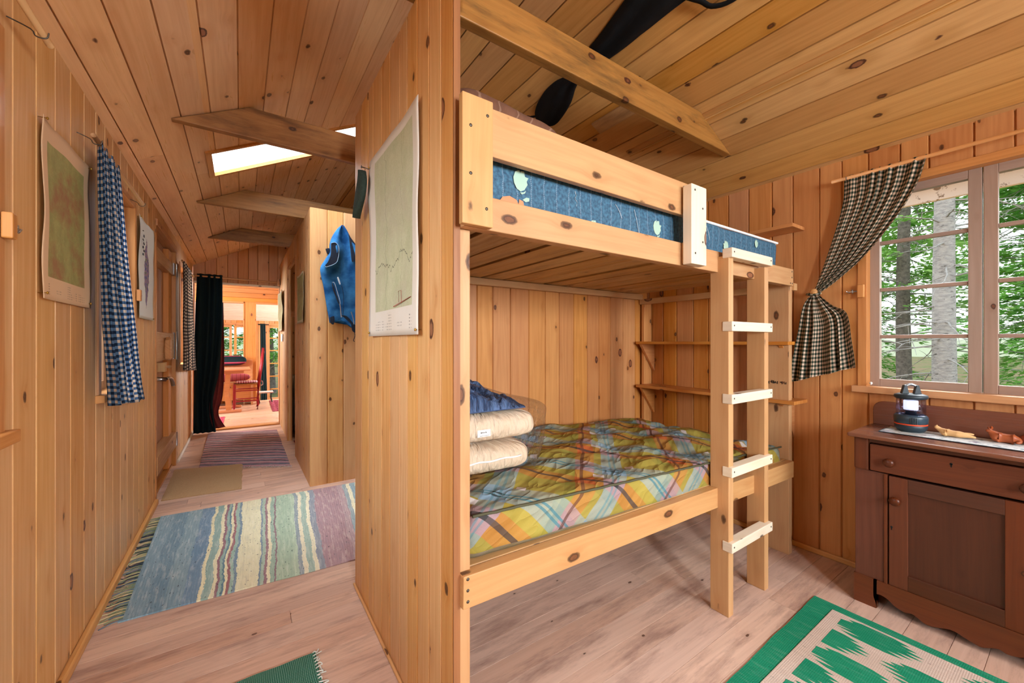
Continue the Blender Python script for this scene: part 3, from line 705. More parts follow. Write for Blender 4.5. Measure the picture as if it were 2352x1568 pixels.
for pts in ([(1.13, 1.70), (1.15, 1.68), (1.165, 1.655)], [(1.235, 1.70), (1.25, 1.66), (1.262, 1.615), (1.27, 1.600)], [(.93, 1.705), (.935, 1.69), (.93, 1.68), (.94, 1.67), (.935, 1.655)], [(1.72, 1.735), (1.75, 1.69), (1.757, 1.66)]):
    mb = MB(); mb.tube([(a, .987, b) for a, b in spline(pts, 10)], .0009, 4); mb.build('loose_thread', THR, umat)

# ------------------------------------------------------------------ rolled quilt on the upper mattress
g = G('brown_striped_quilt', .85, 0, .2); u, v = g.uv()
f = g.m('FRACT', g.m('ADD', g.m('MULTIPLY', u, 14.0), g.m('MULTIPLY', g.noise(g.vec(u, v), 6.0, 2), 1.6)))
g.col(g.mix(g.m('MULTIPLY', g.m('LESS_THAN', f, .10), .3), g.mix(g.noise(g.vec(g.m('MULTIPLY', u, 30.0), g.m('MULTIPLY', v, 8.0)), 1.0, 3), srgb('5a3d30'), srgb('7d5a48')), srgb('b59a86')))
g.bump(g.noise(g.vec(g.m('MULTIPLY', u, 18.0), g.m('MULTIPLY', v, 5.0)), 1.0, 3), .5, .01)
rows = []; UVs = []
for i in range(41):
    t = i / 40; x = .515 + .47 * t; e_ = math.sqrt(max(.02, 1 - abs(2 * t - 1) ** 6)); rr_ = .126 * (1 - .22 * t) * e_
    row = []; uvr = []
    for k in range(28):
        th = 2 * math.pi * k / 28; d = rr_ * (1 + .05 * nz(x * 9, math.cos(th) * 1.5, math.sin(th) * 1.5) + .03 * math.sin(th * 3 + x * 14))
        row.append((x, 1.165 + d * 1.12 * math.cos(th), max(1.742 + .139 + d * 1.06 * math.sin(th), 1.746))); uvr.append((x * 1.0 + th * .05, th * .13))
    rows.append(row); UVs.append(uvr + [(uvr[0][0] + .31, 2 * math.pi * .13)])
mb = MB(); mb.grid(rows, UVs, .5, closeu=True, caps=True)
tag(mb.build('rolled_quilt', g.mat), 'rolled brown striped quilt on the upper mattress behind the guard board', 'quilt')

# ------------------------------------------------------------------ comforters in a clear bag on the lower mattress
g = G('cream_comforter', .8, 0, .25); u, v = g.uv()
nn = g.noise(g.vec(g.m('MULTIPLY', u, 26.0), g.m('MULTIPLY', v, 4.0)), 1.0, 3)
g.col(g.mix(nn, srgb('cfb596'), srgb('e6d2b8'))); g.bump(nn, 1.0, .03); CREAM = g.mat
def cushion(name, x0, x1, y0, y1, z0, z1, mat, label, cat, group, seed, puck=.012, tiltx=0):
    nu, nv = 46, 30; rows = []; UVs = []
    for i in range(nv):
        ph = -math.pi / 2 + math.pi * i / (nv - 1); row = []; uvr = []
        for k in range(nu * 2):
            th = 2 * math.pi * k / (nu * 2)
            c_, s_ = math.cos(th), math.sin(th)
            sq = (abs(c_) ** 8 + abs(s_) ** 8) ** (-1 / 8)
            cp = abs(math.cos(ph)) ** .32 if abs(math.cos(ph)) > 1e-6 else 0
            sv = math.sin(ph); zz = (abs(sv) ** .75) * (1 if sv > 0 else -1)
            r_ = cp * sq
            dx = 1 + puck * 2.0 * nz(th * 9 + seed, ph * 1.3, seed) * cp
            x = (x0 + x1) / 2 + (x1 - x0) / 2 * c_ * r_ * dx; y = (y0 + y1) / 2 + (y1 - y0) / 2 * s_ * r_ * dx
            z = (z0 + z1) / 2 + (z1 - z0) / 2 * zz * (1 + .06 * nz(x * 9, y * 9, seed))
            row.append((x, y, max(z, z0) - tiltx * (x - x0))); uvr.append((th * .3, ph * .2))
        rows.append(row); UVs.append(uvr + [(2 * math.pi * .3, uvr[0][1])])
    mb = MB(); mb.grid(rows, UVs, .5, closeu=True)
    return tag(mb.build(name, mat), label, cat, group)
def mtop(x): return .712 - .048 * (x - .53)
c1 = cushion('comforter', .545, .935, 1.215, 1.72, .722, .832, CREAM, 'cream comforter with a white zip, lower one in the clear bag', 'comforter', 'cream comforters in the clear bag', 1.3, tiltx=.03)
c2 = cushion('comforter', .545, .955, 1.205, 1.71, .836, .945, CREAM, 'cream comforter with a small sewn tag, upper one in the clear bag', 'comforter', 'cream comforters in the clear bag', 5.1, tiltx=.01)
mb = MB(); mb.tube([(.56 + i * .0163, 1.2135 - (.0 if i < 18 else 0), .775 + .002 * math.sin(i)) for i in range(20)], .0035, 6); mb.build('zip', plain('zip_white', 'f4f0ea', .5), c1)
mb = MB(); mb.box(.675, .728, 1.2005, 1.2025, .868, .893); sq_ = mb.build('sewn_tag', plain('tag_white', 'e8e2d8', .7), c2)
mb = MB()
for i, w_ in enumerate((.006, .005, .004, .006)): mb.box(.688 + i * .0062, .688 + i * .0062 + w_ * .7, 1.1998, 1.2004, .881, .885)
mb.box(.684, .722, 1.1998, 1.2004, .8715, .8725); mb.build('tag_print', plain('tag_ink', '3a3632', .8), sq_)
g = G('blue_shell', .45, 0, .4); u, v = g.uv(); nn = g.noise(g.vec(g.m('MULTIPLY', u, 12.0), g.m('MULTIPLY', v, 7.0)), 1.0, 5, .6); nn = g.m('ABSOLUTE', g.m('SUBTRACT', nn, .5))
g.col(g.mix(g.mr(nn, 0, .12), srgb('32486e'), srgb('6c8cbc'))); g.bump(nn, 1.0, .12)
rows = []; UVs = []
for i in range(70):
    t = i / 69; row = []; uvr = []
    x = .545 + .36 * t
    hh = .115 * (1 - t ** 1.6) ** .8 + .004
    for k in range(40):
        s = k / 39; y = 1.235 + .40 * s; ed = math.sin(math.pi * s) ** .35
        f = abs(nz(x * 22, y * 14, 4.2)) * .08 + .022 * abs(math.sin(x * 44 + y * 20 + 3 * nz(x * 8, y * 8))) * ed
        row.append((x + .01 * nz(y * 20, 3), y, .950 + hh * ed * (.7 + .5 * nz(x * 6, y * 6, 9)) + f * ed * (1 - t * .6) - .012 * ed * (1 - t))); uvr.append((x * 2, y * 2))
    rows.append(row); UVs.append(uvr)
bot = [[(p[0], p[1], .9465) for p in r_] for r_ in rows]
mb = MB(); mb.grid(rows, UVs, .5)
n_ = len(rows); ring = [(0, k) for k in range(40)] + [(i, 39) for i in range(1, n_)] + [(n_ - 1, k) for k in range(38, -1, -1)] + [(i, 0) for i in range(n_ - 2, 0, -1)]
P = [rows[i][k] for i, k in ring] + [bot[i][k] for i, k in ring]; m_ = len(ring)
mb.add(P, [(i, (i + 1) % m_, m_ + (i + 1) % m_, m_ + i) for i in range(m_)], [[(0, 0)] * 4] * m_, .5)
tag(mb.build('sleeping_bag', g.mat), 'crumpled blue quilted sleeping bag on top of the cream comforters', 'sleeping bag')
# bag
PLAS = thin_glass('clear_plastic', tint=(.97, .97, .98, 1), haze=.012, gloss=.0, rough=.16, bumpy=.8, fk=.4)
rows = []
prof_ = spline([(.716, .955, 1.190, 1.74), (.80, .985, 1.178, 1.745), (.90, 1.0, 1.178, 1.74), (.955, .998, 1.185, 1.72), (.985, .90, 1.22, 1.66), (1.03, .76, 1.27, 1.56), (1.075, .635, 1.31, 1.48), (1.12, .600, 1.33, 1.45), (1.185, .608, 1.345, 1.42)], 44)
for i, (z, x1_, y0_, y1_) in enumerate(prof_):
    row = []; t = i / 43
    for k in range(64):
        th = 2 * math.pi * k / 64; c_, s_ = math.cos(th), math.sin(th); sq = (abs(c_) ** 7 + abs(s_) ** 7) ** (-1 / 7)
        x = (.533 + x1_) / 2 + (x1_ - .533) / 2 * c_ * sq; y = (y0_ + y1_) / 2 + (y1_ - y0_) / 2 * s_ * sq
        row.append((max(x + .008 * nz(z * 14, th * 3), .527), y + .008 * nz(z * 14, th * 3, 4) * (t > .1), z + .010 * nz(x * 8, z * 8, 5) * min(1, t * 6)))
    rows.append(row)
mb = MB(); mb.grid(rows, None, .5, closeu=True)
tag(mb.build('plastic_bag', PLAS), 'clear plastic storage bag around the comforters on the lower bunk', 'plastic bag')

# ------------------------------------------------------------------ shelves on the right wall
def shelf(z, y0, y1, x0, brk, label, m=PINEO):
    t = thing('wall_shelf', label, 'shelf', (2.69, (y0 + y1) / 2, z), 'pine shelves on the right wall')
    part('shelf_board', m, lambda mb_: mb_.box(x0, 2.698, y0, y1, z - .02, z, axis=1), t)
    for y in brk:
        mb = MB(); a = .14 if x0 < 2.55 else .10
        mb.prism([(y, z - .021), (y, z - .021)] if 0 else [(z - .021, x0 + .015), (z - .021, 2.697), (z - .021 - a * 1.5, 2.697)], 1, y, y + .02, axis=0)
        b_ = mb.build('bracket', m, t); fix_normals(b_)
shelf(1.20, .965, 2.00, 2.52, (1.96, 1.0), 'longer pine shelf inside the bunk, upper of two')
shelf(.868, .935, 2.00, 2.52, (1.96, 1.0), 'longer pine shelf just above the plaid mattress, lower of two')
shelf(1.862, .95, 1.19, 2.54, (1.165,), 'short pine corner shelf above the upper mattress end')
# ------------------------------------------------------------------ gingham curtains
def gingham(name, a, b, base, per=.022, wob=.0, dots=None, tl=.25, warm=None):
    g = G(name, .8, 0, .2); u, v = g.uv()
    fu = g.m('LESS_THAN', g.m('FRACT', g.m('MULTIPLY', u, 1 / per)), .5); fv = g.m('LESS_THAN', g.m('FRACT', g.m('MULTIPLY', v, 1 / per)), .5)
    both = g.m('MULTIPLY', fu, fv); one = g.m('ABSOLUTE', g.m('SUBTRACT', fu, fv))
    c = g.mix(one, srgb(base), srgb(a)); c = g.mix(both, c, srgb(b))
    g.col(c)
    w = g.noise(g.vec(g.m('MULTIPLY', u, 600.0), g.m('MULTIPLY', v, 600.0)), 1.0, 1); g.bump(w, .1, .001)
    nt = g.nt; out = nt.nodes['Material Output']; t = g.n('BsdfTranslucent', {'Color': c}); m_ = g.n('MixShader', {0: tl, 1: g.b.outputs[0], 2: t.outputs[0]}); nt.links.new(m_.outputs[0], out.inputs[0])
    return g.mat
GING1 = gingham('tan_green_gingham', '7a7664', '122823', 'e2c8b4', .022)
GING2 = gingham('blue_gingham', '5f82a8', '20344f', 'e4d6c6', .027, tl=.5)
GING3 = gingham('black_gingham', '5a4c44', '16161c', 'e0cdb8', .034)

def rod(name, p0, p1, r, label, mat=TRIMW, hooks=(), xw=None):
    t = thing(name, label, 'curtain rod', p0); mb = MB(); mb.tube([p0, ((p0[0] + p1[0]) / 2, (p0[1] + p1[1]) / 2, (p0[2] + p1[2]) / 2), p1], r, 12); mb.build('pole', mat, t)
    for y, z in hooks:
        mb = MB(); s_ = 1 if xw < p0[0] else -1; cx = p0[0]
        ring = [(xw + s_ * .002, y, z + r + .008), (cx - s_ * .02, y, z + r * .2), (cx - s_ * .012, y, z - r - .004), (cx, y, z - r - .007), (cx + s_ * .011, y, z - r - .002), (cx + s_ * .014, y, z + .004)]
        mb.tube(spline(ring, 16), .0018, 6); mb.build('hook', DSTEEL, t)
    return t
def cloth(name, Lp, Rp, n_v, n_u, width, xfun, folds, amp, mat, hi=.12, parent=None, seed=0, thick=.0016, vis=None, hem=0):
    """Lp,Rp: (y,z) boundary points; surface lies near x = xfun(u,v); pleats run from top to bottom"""
    Ls, Rs = spline(Lp, n_v), spline(Rp, n_v); rows = []; UVs = []; acc = [0.0] * n_u; prev = None
    for i in range(n_v):
        t = i / (n_v - 1); row = []; uvr = []
        for k in range(n_u):
            s = k / (n_u - 1); y = Ls[i][0] + (Rs[i][0] - Ls[i][0]) * s; z = Ls[i][1] + (Rs[i][1] - Ls[i][1]) * s
            a = amp(s, t); ph = 2 * math.pi * folds * s + 1.2 * math.sin(3 * s * math.pi + seed) + .8 * nz(s * 3, t * 1.5, seed)
            dx = a * math.sin(ph) + a * .4 * nz(s * 9, t * 3, seed + 4)
            z += hem * nz(s * 6, seed, 2) * (t > .985) if hem else 0
            p = (xfun(s, t) + dx, y + .25 * a * math.cos(ph * .5), z); row.append(p)
            if prev: acc[k] += math.dist(p, prev[k])
            uvr.append((s * width, acc[k]))
        rows.append(row); UVs.append(uvr); prev = row
    for r_ in UVs:  # even out v so that check rows stay continuous
        m_ = sum(q[1] for q in r_) / len(r_)
        for k in range(len(r_)): r_[k] = (r_[k][0], .75 * r_[k][1] + .25 * m_)
    mb = MB(); mb.grid(rows, UVs, .5); return mb.build(name, mat, parent, solid=thick)

# tied-back curtain at the right window
rod('curtain_rod', (2.628, -.45, 2.060), (2.628, .80, 2.056), .009, 'thin wooden curtain rod above the right window', hooks=((-.12, 2.06), (.735, 2.057)), xw=2.70)
ct = thing('tied_curtain', 'tan and dark green checked curtain tied back beside the right window', 'curtain', (2.63, .75, 2.0))
o = cloth('upper_drape', [(.748, 2.068), (.752, 1.94), (.785, 1.80), (.835, 1.63), (.872, 1.52), (.889, 1.462)], [(.437, 2.066), (.470, 1.945), (.545, 1.80), (.665, 1.635), (.790, 1.52), (.868, 1.466)], 70, 130, .62,
      lambda s, t: 2.632 + .012 * t, 8, lambda s, t: .011 * (1 - .3 * t) * (0.35 + .65 * min(1, s * 2)), GING1, parent=ct, seed=2)
cloth('lower_drape', [(.889, 1.462), (.925, 1.40), (.948, 1.25), (.968, 1.10), (.982, .968)], [(.868, 1.466), (.800, 1.395), (.735, 1.345), (.716, 1.20), (.700, 1.066)], 50, 110, .60,
      lambda s, t: 2.632 - .02 * t + .02 * s * t, 4.5, lambda s, t: .006 + .020 * t, GING1, parent=ct, seed=5, hem=.012)
mb = MB(); mb.tube([(2.612 + .022 * math.cos(a), .878 + .03 * math.sin(a), 1.463 + .006 * math.cos(a)) for a in [k * math.pi / 8 for k in range(16)]], .0055, 8, close=True); mb.build('tie_band', GING1, ct)
mb = MB(); mb.tube([(2.694, .872, 1.47), (2.60, .872, 1.472)], .007, 8); mb.lathe([(0, -.004), (.017, 0), (.017, .012), (.009, .018), (0, .018)], M=Matrix.Translation((2.603, .872, 1.472)) @ Matrix.Rotation(R(-90), 4, 'Y')); mb.build('peg', LUMB, ct)

# hall curtains on the left wall
rod('curtain_rod', (-.462, 2.15, 1.985), (-.462, 3.10, 1.985), .0085, 'wooden curtain rod above the blue checked curtain in the hall', LUMB, hooks=((2.20, 1.985), (3.06, 1.985)), xw=XL)
c_ = cloth('checked_curtain', [(2.215, 1.992), (2.225, 1.6), (2.26, 1.25), (2.33, .93)], [(2.535, 1.992), (2.66, 1.6), (2.80, 1.25), (2.955, .885)], 60, 120, .80,
      lambda s, t: -.462 + .015 * t, 5, lambda s, t: .010 + .014 * t, GING2, seed=1, hem=.01)
tag(c_, 'blue and white checked curtain on the left hall wall', 'curtain')
rod('curtain_rod', (-.462, 4.93, 1.975), (-.462, 6.15, 1.975), .0085, 'far curtain rod beyond the plank door', LUMB, hooks=((6.1, 1.975),), xw=XL)
c_ = cloth('checked_curtain', [(4.98, 1.982), (4.96, 1.6), (4.95, 1.2), (4.95, .92)], [(5.70, 1.982), (5.88, 1.6), (6.05, 1.2), (6.20, .85)], 50, 90, .80,
      lambda s, t: -.458, 5, lambda s, t: .010 + .012 * t, GING3, seed=3)
tag(c_, 'black and white checked curtain between the plank door and the hall end', 'curtain')
rod('curtain_rod', (-.455, .40, 2.055), (-.455, 1.705, 2.055), .0085, 'wooden curtain rod in the upper left corner, nearest on the left wall', LUMB, hooks=((1.645, 2.055),), xw=XL)

# long dark curtain with red lining at the hall end
rod('curtain_rod', (-.505, 6.585, 2.055), (.45, 6.585, 2.043), .011, 'wooden pole across the opening at the hall end', LUMB)
mb = MB(); mb.box(.435, .466, 6.56, 6.67, 2.0, 2.09, axis=2); mb2 = MB()
rb = mb.build('rod_bracket', LUMB, bevel=.006); tag(rb, 'small wooden rod bracket at the right end of the hall curtain pole', 'bracket')
NAVY = G('dark_curtain', .9, 0, .1); nn = NAVY.noise(NAVY.n('TexCoord').outputs['Object'], 200, 2); NAVY.col(NAVY.mix(nn, srgb('0e1a20'), srgb('182a30'))); NAVY.bump(nn, .1, .001); NAVY = NAVY.mat
REDL = plain('red_lining', '6d1a1e', .75, var=.3, nscale=30)
dc = thing('long_curtain', 'long black-green curtain hanging to the floor at the hall end', 'curtain', (-.33, 6.59, 0))
def cloth_x(name, Lp, Rp, n_v, n_u, yfun, folds, amp, mat, parent, seed=0):
    Ls, Rs = spline(Lp, n_v), spline(Rp, n_v); rows = []
    for i in range(n_v):
        t = i / (n_v - 1); row = []
        for k in range(n_u):
            s = k / (n_u - 1); a = amp(s, t)
            row.append((Ls[i][0] + (Rs[i][0] - Ls[i][0]) * s, yfun(s, t) + a * math.sin(2 * math.pi * folds * s + nz(s * 3, t * 2, seed) * 2), Ls[i][1] + (Rs[i][1] - Ls[i][1]) * s))
        rows.append(row)
    mb = MB(); mb.grid(rows, None, .5); return mb.build(name, mat, parent, solid=.002)
cloth_x('drape', [(-.465, 2.085), (-.485, 1.4), (-.495, .7), (-.50, .012)], [(-.198, 2.085), (-.20, 1.4), (-.235, .8), (-.30, .4), (-.265, .012)], 60, 80, lambda s, t: 6.585 - .05 * t, 4, lambda s, t: .022, NAVY, dc)
cloth_x('lining', [(-.22, 1.75), (-.245, 1.0), (-.32, .5), (-.335, .25), (-.29, .05)], [(-.190, 1.72), (-.178, 1.0), (-.192, .5), (-.24, .25), (-.165, .06)], 50, 30, lambda s, t: 6.60 - .06 * t, 1.5, lambda s, t: .014, REDL, dc, 4)

# ------------------------------------------------------------------ paper maps and poster
def map_mat(name, paper, greens, browns, dens=1.0, inset=(.10, .90, .14, .93), road=None):
    g = G(name, .75, 0, .25); u, v = g.uv()
    n1 = g.noise(g.vec(g.m('MULTIPLY', u, 3.0), g.m('MULTIPLY', v, 4.0), 3.0), 1.0, 6, .65)
    n2 = g.noise(g.vec(g.m('MULTIPLY', u, 9.0), g.m('MULTIPLY', v, 7.0), 9.0), 1.0, 5, .7)
    cont = g.m('ABSOLUTE', g.m('SUBTRACT', g.m('FRACT', g.m('MULTIPLY', n1, 40.0)), .5))
    n4 = g.noise(g.vec(g.m('MULTIPLY', u, 26.0), g.m('MULTIPLY', v, 34.0), 4.0), 1.0, 5, .8)
    c = g.mix(g.mr(n2, .35, .65), srgb(greens[0]), srgb(greens[1])); c = g.mix(g.mr(n4, .5, .75, 0, .45), c, srgb(browns)); c = g.mix(g.mr(n4, .25, .45, .35, 0), c, srgb(paper)); c = g.mix(g.m('MULTIPLY', g.mr(n1, .46, .62), dens), c, srgb(browns))
    c = g.mix(g.m('MULTIPLY', g.m('LESS_THAN', cont, .07), .30), c, srgb('7a6a4a'))
    if road:
        for k, (p0, p1, off, w_, col_) in enumerate(road):
            wv = g.m('MULTIPLY', g.m('SUBTRACT', g.noise(g.vec(g.m('MULTIPLY', u if p1 else v, 5.0), float(off)), 1.0, 4, .6), .5), .30)
            d_ = g.m('ABSOLUTE', g.m('SUBTRACT', g.m('SUBTRACT', v if p1 else u, p0), wv)); c = g.mix(g.m('MULTIPLY', g.m('LESS_THAN', d_, w_), .75), c, srgb(col_))
    x0, x1, z0, z1 = inset
    ins = g.m('MULTIPLY', g.m('MULTIPLY', g.m('GREATER_THAN', u, x0), g.m('LESS_THAN', u, x1)), g.m('MULTIPLY', g.m('GREATER_THAN', v, z0), g.m('LESS_THAN', v, z1)))
    # fine legend text rows under the map
    tx = g.noise(g.vec(g.m('MULTIPLY', u, 130.0), g.m('MULTIPLY', v, 4.0)), 1.0, 1); rowm = g.m('LESS_THAN', g.m('FRACT', g.m('MULTIPLY', v, 70.0)), .4)
    blk = g.m('GREATER_THAN', g.noise(g.vec(g.m('MULTIPLY', u, 6.0), g.m('MULTIPLY', v, 14.0), 2.0), 1.0, 0), .50)
    leg = g.m('MULTIPLY', g.m('MULTIPLY', g.m('GREATER_THAN', tx, .52), rowm), g.m('MULTIPLY', blk, g.m('MULTIPLY', g.m('LESS_THAN', v, z0 - .015), g.m('GREATER_THAN', v, .025))))
    leg = g.m('MULTIPLY', leg, g.m('MULTIPLY', g.m('GREATER_THAN', u, x0), g.m('LESS_THAN', u, x1)))
    base_ = g.mix(g.m('MULTIPLY', leg, .6), g.mix(g.mr(g.noise(g.vec(u, v), 3.0, 3), .4, .7, 0, .3), srgb(paper), srgb('cbb89e')), srgb('5a5550'))
    g.col(g.mix(ins, base_, c)); g.bump(g.noise(g.vec(g.m('MULTIPLY', u, 4.0), g.m('MULTIPLY', v, 5.0)), 1.0, 3), .12, .01); return g.mat
def sheet(name, x, sgn, y0, y1, z0, z1, mat, label, cat, curl=.012, seed=0, pins=(), topcut=0, group=None):
    rows = []; UVs = []
    for i in range(30):
        t = i / 29; row = []; uvr = []
        for k in range(26):
            s = k / 25; y = y0 + (y1 - y0) * s; z = z0 + (z1 - z0) * t
            y += .010 * nz(t * 3, seed) * (1 if s > .9 else .3); z += .010 * nz(s * 3, seed, 7) * (t > .5) - topcut * math.sin(s * math.pi) * t ** 6
            ed = (abs(2 * s - 1) ** 3) * (1 - min(1, min(math.hypot(s - a, t - b) for a, b in ((0, 0), (1, 0), (0, 1), (1, 1))) * 0 + .4))
            d = .004 + curl * (.5 + .5 * nz(s * 2.2 + seed, t * 3.0, seed)) * (.25 + abs(2 * t - 1) * .2 + ed)
            row.append((x + sgn * d, y, z)); uvr.append((s, t))
        rows.append(row); UVs.append(uvr)
    mb = MB(); mb.grid(rows, UVs, .5); o = mb.build(name, mat, None, solid=.0006); tag(o, label, cat, group)
    for s, t in pins:
        mb = MB(); M = Matrix.Translation((x + sgn * (.004 + curl * .8), y0 + (y1 - y0) * s, z0 + (z1 - z0) * t)) @ Matrix.Rotation(R(90 if sgn > 0 else -90), 4, 'Y')
        mb.lathe([(0, .004), (.004, .003), (.005, 0), (.0015, -.002), (.001, -.02)], n=10, M=M); p_ = mb.build('pin', plain('brass_pin', 'b08a3c', .3, .9), o)
    return o
sheet('paper_map', XL + .002, 1, 1.835, 2.30, 1.335, 1.905, map_mat('map_tan', 'dcb995', ('92935c', 'a8a468'), '9c7350', inset=(.12, .88, .13, .90)), 'tan topographic map with green relief pinned on the left wall', 'map', curl=.02, seed=1, pins=((.02, .985), (.97, .985), (.02, .03), (.96, .03)), group='topographic maps on the walls')
mr_ = sheet('paper_map', XP - .002, -1, 1.181, 1.745, 1.222, 1.965, map_mat('map_pale', 'd9d4cc', ('b4b896', 'c2c4a6'), 'b4b09a', .6, inset=(.10, .86, .13, .95),
      road=((.36, True, 3, .0028, '4a4640'), (.62, False, 8, .002, '6a665c'), (.30, False, 17, .0016, '8a8474'))), 'large pale green topographic map pinned on the partition', 'map', curl=.018, seed=6, pins=((.02, .02), (.98, .02), (.98, .96)), group='topographic maps on the walls')
mb = MB(); RB = plain('map_boundary_red', '9a5448', .8)
for a in ((1.215, 1.345, .0), ):
    pass
def mline(pts, r=.0014):
    mb = MB(); mb.tube([(XP - .0165, y, z) for y, z in pts], r, 5); mb.build('boundary_line', RB, mr_)
mline([(1.245, 1.345), (1.33, 1.335), (1.42, 1.325)]); mline([(1.335, 1.335), (1.338, 1.375), (1.365, 1.375), (1.362, 1.336)], .0009)
g = G('lake_poster', .7, 0, .25); u, v = g.uv()
cx = g.m('ADD', .55, g.m('MULTIPLY', g.m('SUBTRACT', g.noise(g.vec(0.0, g.m('MULTIPLY', v, 3.0)), 1.0, 3), .5), .5)); wd = g.m('MULTIPLY', g.m('SINE', g.m('MULTIPLY', g.mr(v, .10, .86, 0, 1), 3.1416)), .16)
wd = g.m('ADD', wd, g.m('MULTIPLY', g.m('SUBTRACT', g.noise(g.vec(u, g.m('MULTIPLY', v, 14.0)), 1.0, 3), .5), .14))
ins = g.m('MULTIPLY', g.m('LESS_THAN', g.m('ABSOLUTE', g.m('SUBTRACT', u, cx)), wd), g.m('MULTIPLY', g.m('GREATER_THAN', v, .10), g.m('LESS_THAN', v, .86)))
nn = g.noise(g.vec(g.m('MULTIPLY', u, 14.0), g.m('MULTIPLY', v, 20.0)), 1.0, 4)
g.col(g.mix(ins, srgb('dfe6e2'), g.ramp(nn, [(.3, '3d4470'), (.45, '6b6f9c'), (.55, 'a98a90'), (.65, '4e7a5e')])))
p2_ = sheet('poster', XL + .003, 1, 3.262, 3.735, 1.345, 1.975, g.mat, 'white poster of a long narrow blue lake between hall window and plank door', 'poster', curl=.016, seed=9, pins=((.03, .98), (.95, .02)))
mb = MB(); rr = random.Random(5)
for k in range(7):
    y = 3.33 + .022 * (k % 2); z = 1.885 - k * .024; mb.tube(spline([(-.500, y + .006 * q, z + rr.uniform(-.009, .009)) for q in range(6)], 14), .0018, 5)
mb.build('brush_lettering', plain('poster_ink', '30343a', .8), p2_)
sheet('small_map', .470, -1, 3.93, 4.38, 1.37, 1.83, map_mat('map_olive', 'c9c0a0', ('94975e', 'b0ab78'), '9c8a5c', inset=(.05, .95, .06, .96)), 'small olive map on the closet wall nearer than the closet doorway', 'map', curl=.02, seed=12, pins=((.02, .98), (.98, .98)), group='small maps on the closet wall')
sheet('small_map', .470, -1, 5.98, 6.60, 1.34, 1.88, map_mat('map_olive_two', 'c2b48e', ('a09a68', 'b4a878'), 'a08c60', inset=(.05, .95, .06, .96)), 'small creased map on the closet wall just before the hall end', 'map', curl=.04, seed=15, pins=((.02, .98), (.98, .98)), group='small maps on the closet wall')
sheet('paper_note', .470, -1, 6.12, 6.34, 1.20, 1.30, plain('note_paper', 'e6e2d8', .8), 'small white paper note below the far map', 'note', curl=.004, seed=2)

# dark green felt cap hanging on a nail at the partition edge
FELT = plain('dark_green_felt', '26372f', .9, var=.4, nscale=90, bump=.3)
ht = thing('felt_cap', 'dark green cap hanging on a nail beside the pale map', 'cap', (XP - .03, 1.80, 1.80))
rows = []
cap = [(1.925, 1.748, 1.766), (1.90, 1.722, 1.79), (1.87, 1.706, 1.825), (1.84, 1.71, 1.855), (1.81, 1.735, 1.876), (1.785, 1.775, 1.882), (1.765, 1.82, 1.876), (1.75, 1.852, 1.862)]
for z, a, b in spline(cap, 20):
    row = []
    for k in range(20):
        th = 2 * math.pi * k / 20; row.append((XP - .042 + .018 * math.cos(th) * (1 if math.cos(th) < 0 else .9), (a + b) / 2 + (b - a) / 2 * math.sin(th), z))
    rows.append(row)
mb = MB(); mb.grid(rows, None, .5, closeu=True, caps=True); mb.build('crown', FELT, ht)
mb = MB(); mb.tube([(XP - .002, 1.773, 1.945), (XP - .04, 1.773, 1.948)], .0022, 8); mb.lathe([(0, 0), (.006, 0), (.006, .002), (0, .002)], M=Matrix.Translation((XP - .041, 1.773, 1.948)) @ Matrix.Rotation(R(-90), 4, 'Y')); mb.build('nail', DSTEEL, ht)
mb = MB(); mb.tube(spline([(XP - .025, 1.773, 1.945), (XP - .03, 1.768, 1.92), (XP - .03, 1.785, 1.905)], 8), .002, 6); mb.build('loop', plain('tan_cord', 'a3754c', .8), ht)
mb = MB(); mb.lathe([(0, .002), (.004, .0015), (.005, 0)], n=12, M=Matrix.Translation((XP - .053, 1.83, 1.83)) @ Matrix.Rotation(R(-90), 4, 'Y')); mb.build('button', STEEL, ht)

# ------------------------------------------------------------------ blue fleece vest on the closet front
g = G('blue_fleece', .95, 0, .1); tcx = g.n('TexCoord').outputs['Object']; n1 = g.noise(tcx, 130, 4, .7); n2 = g.noise(tcx, 9, 3)
g.col(g.mix(g.mr(n2, .35, .65), srgb('16487e'), srgb('3f86c4'))); g.bump(n1, .6, .006)
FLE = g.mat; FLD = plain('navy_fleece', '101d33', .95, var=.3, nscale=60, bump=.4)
VM = lambda cx, cy: (.5505 + .2735 * ((cx - 90) / 463.0), 2.185 - (cy - 100) / 1568.0 * 1.105)   # measured outline -> metres on the wall plane
vest = thing('fleece_vest', 'blue fleece vest hanging from a peg on the closet front', 'vest', (.70, 3.60, 1.33))
left = [(355, 100), (300, 150), (235, 250), (205, 340), (200, 430), (150, 520), (88, 620), (88, 700), (125, 850), (160, 1050), (190, 1200), (205, 1275)]
right = [(385, 100), (430, 150), (520, 280), (600, 360), (640, 460), (650, 520), (665, 600), (690, 800), (720, 1000), (730, 1150), (700, 1260), (640, 1320)]
L_, R_ = spline(left, 60), spline(right, 60); rows = []
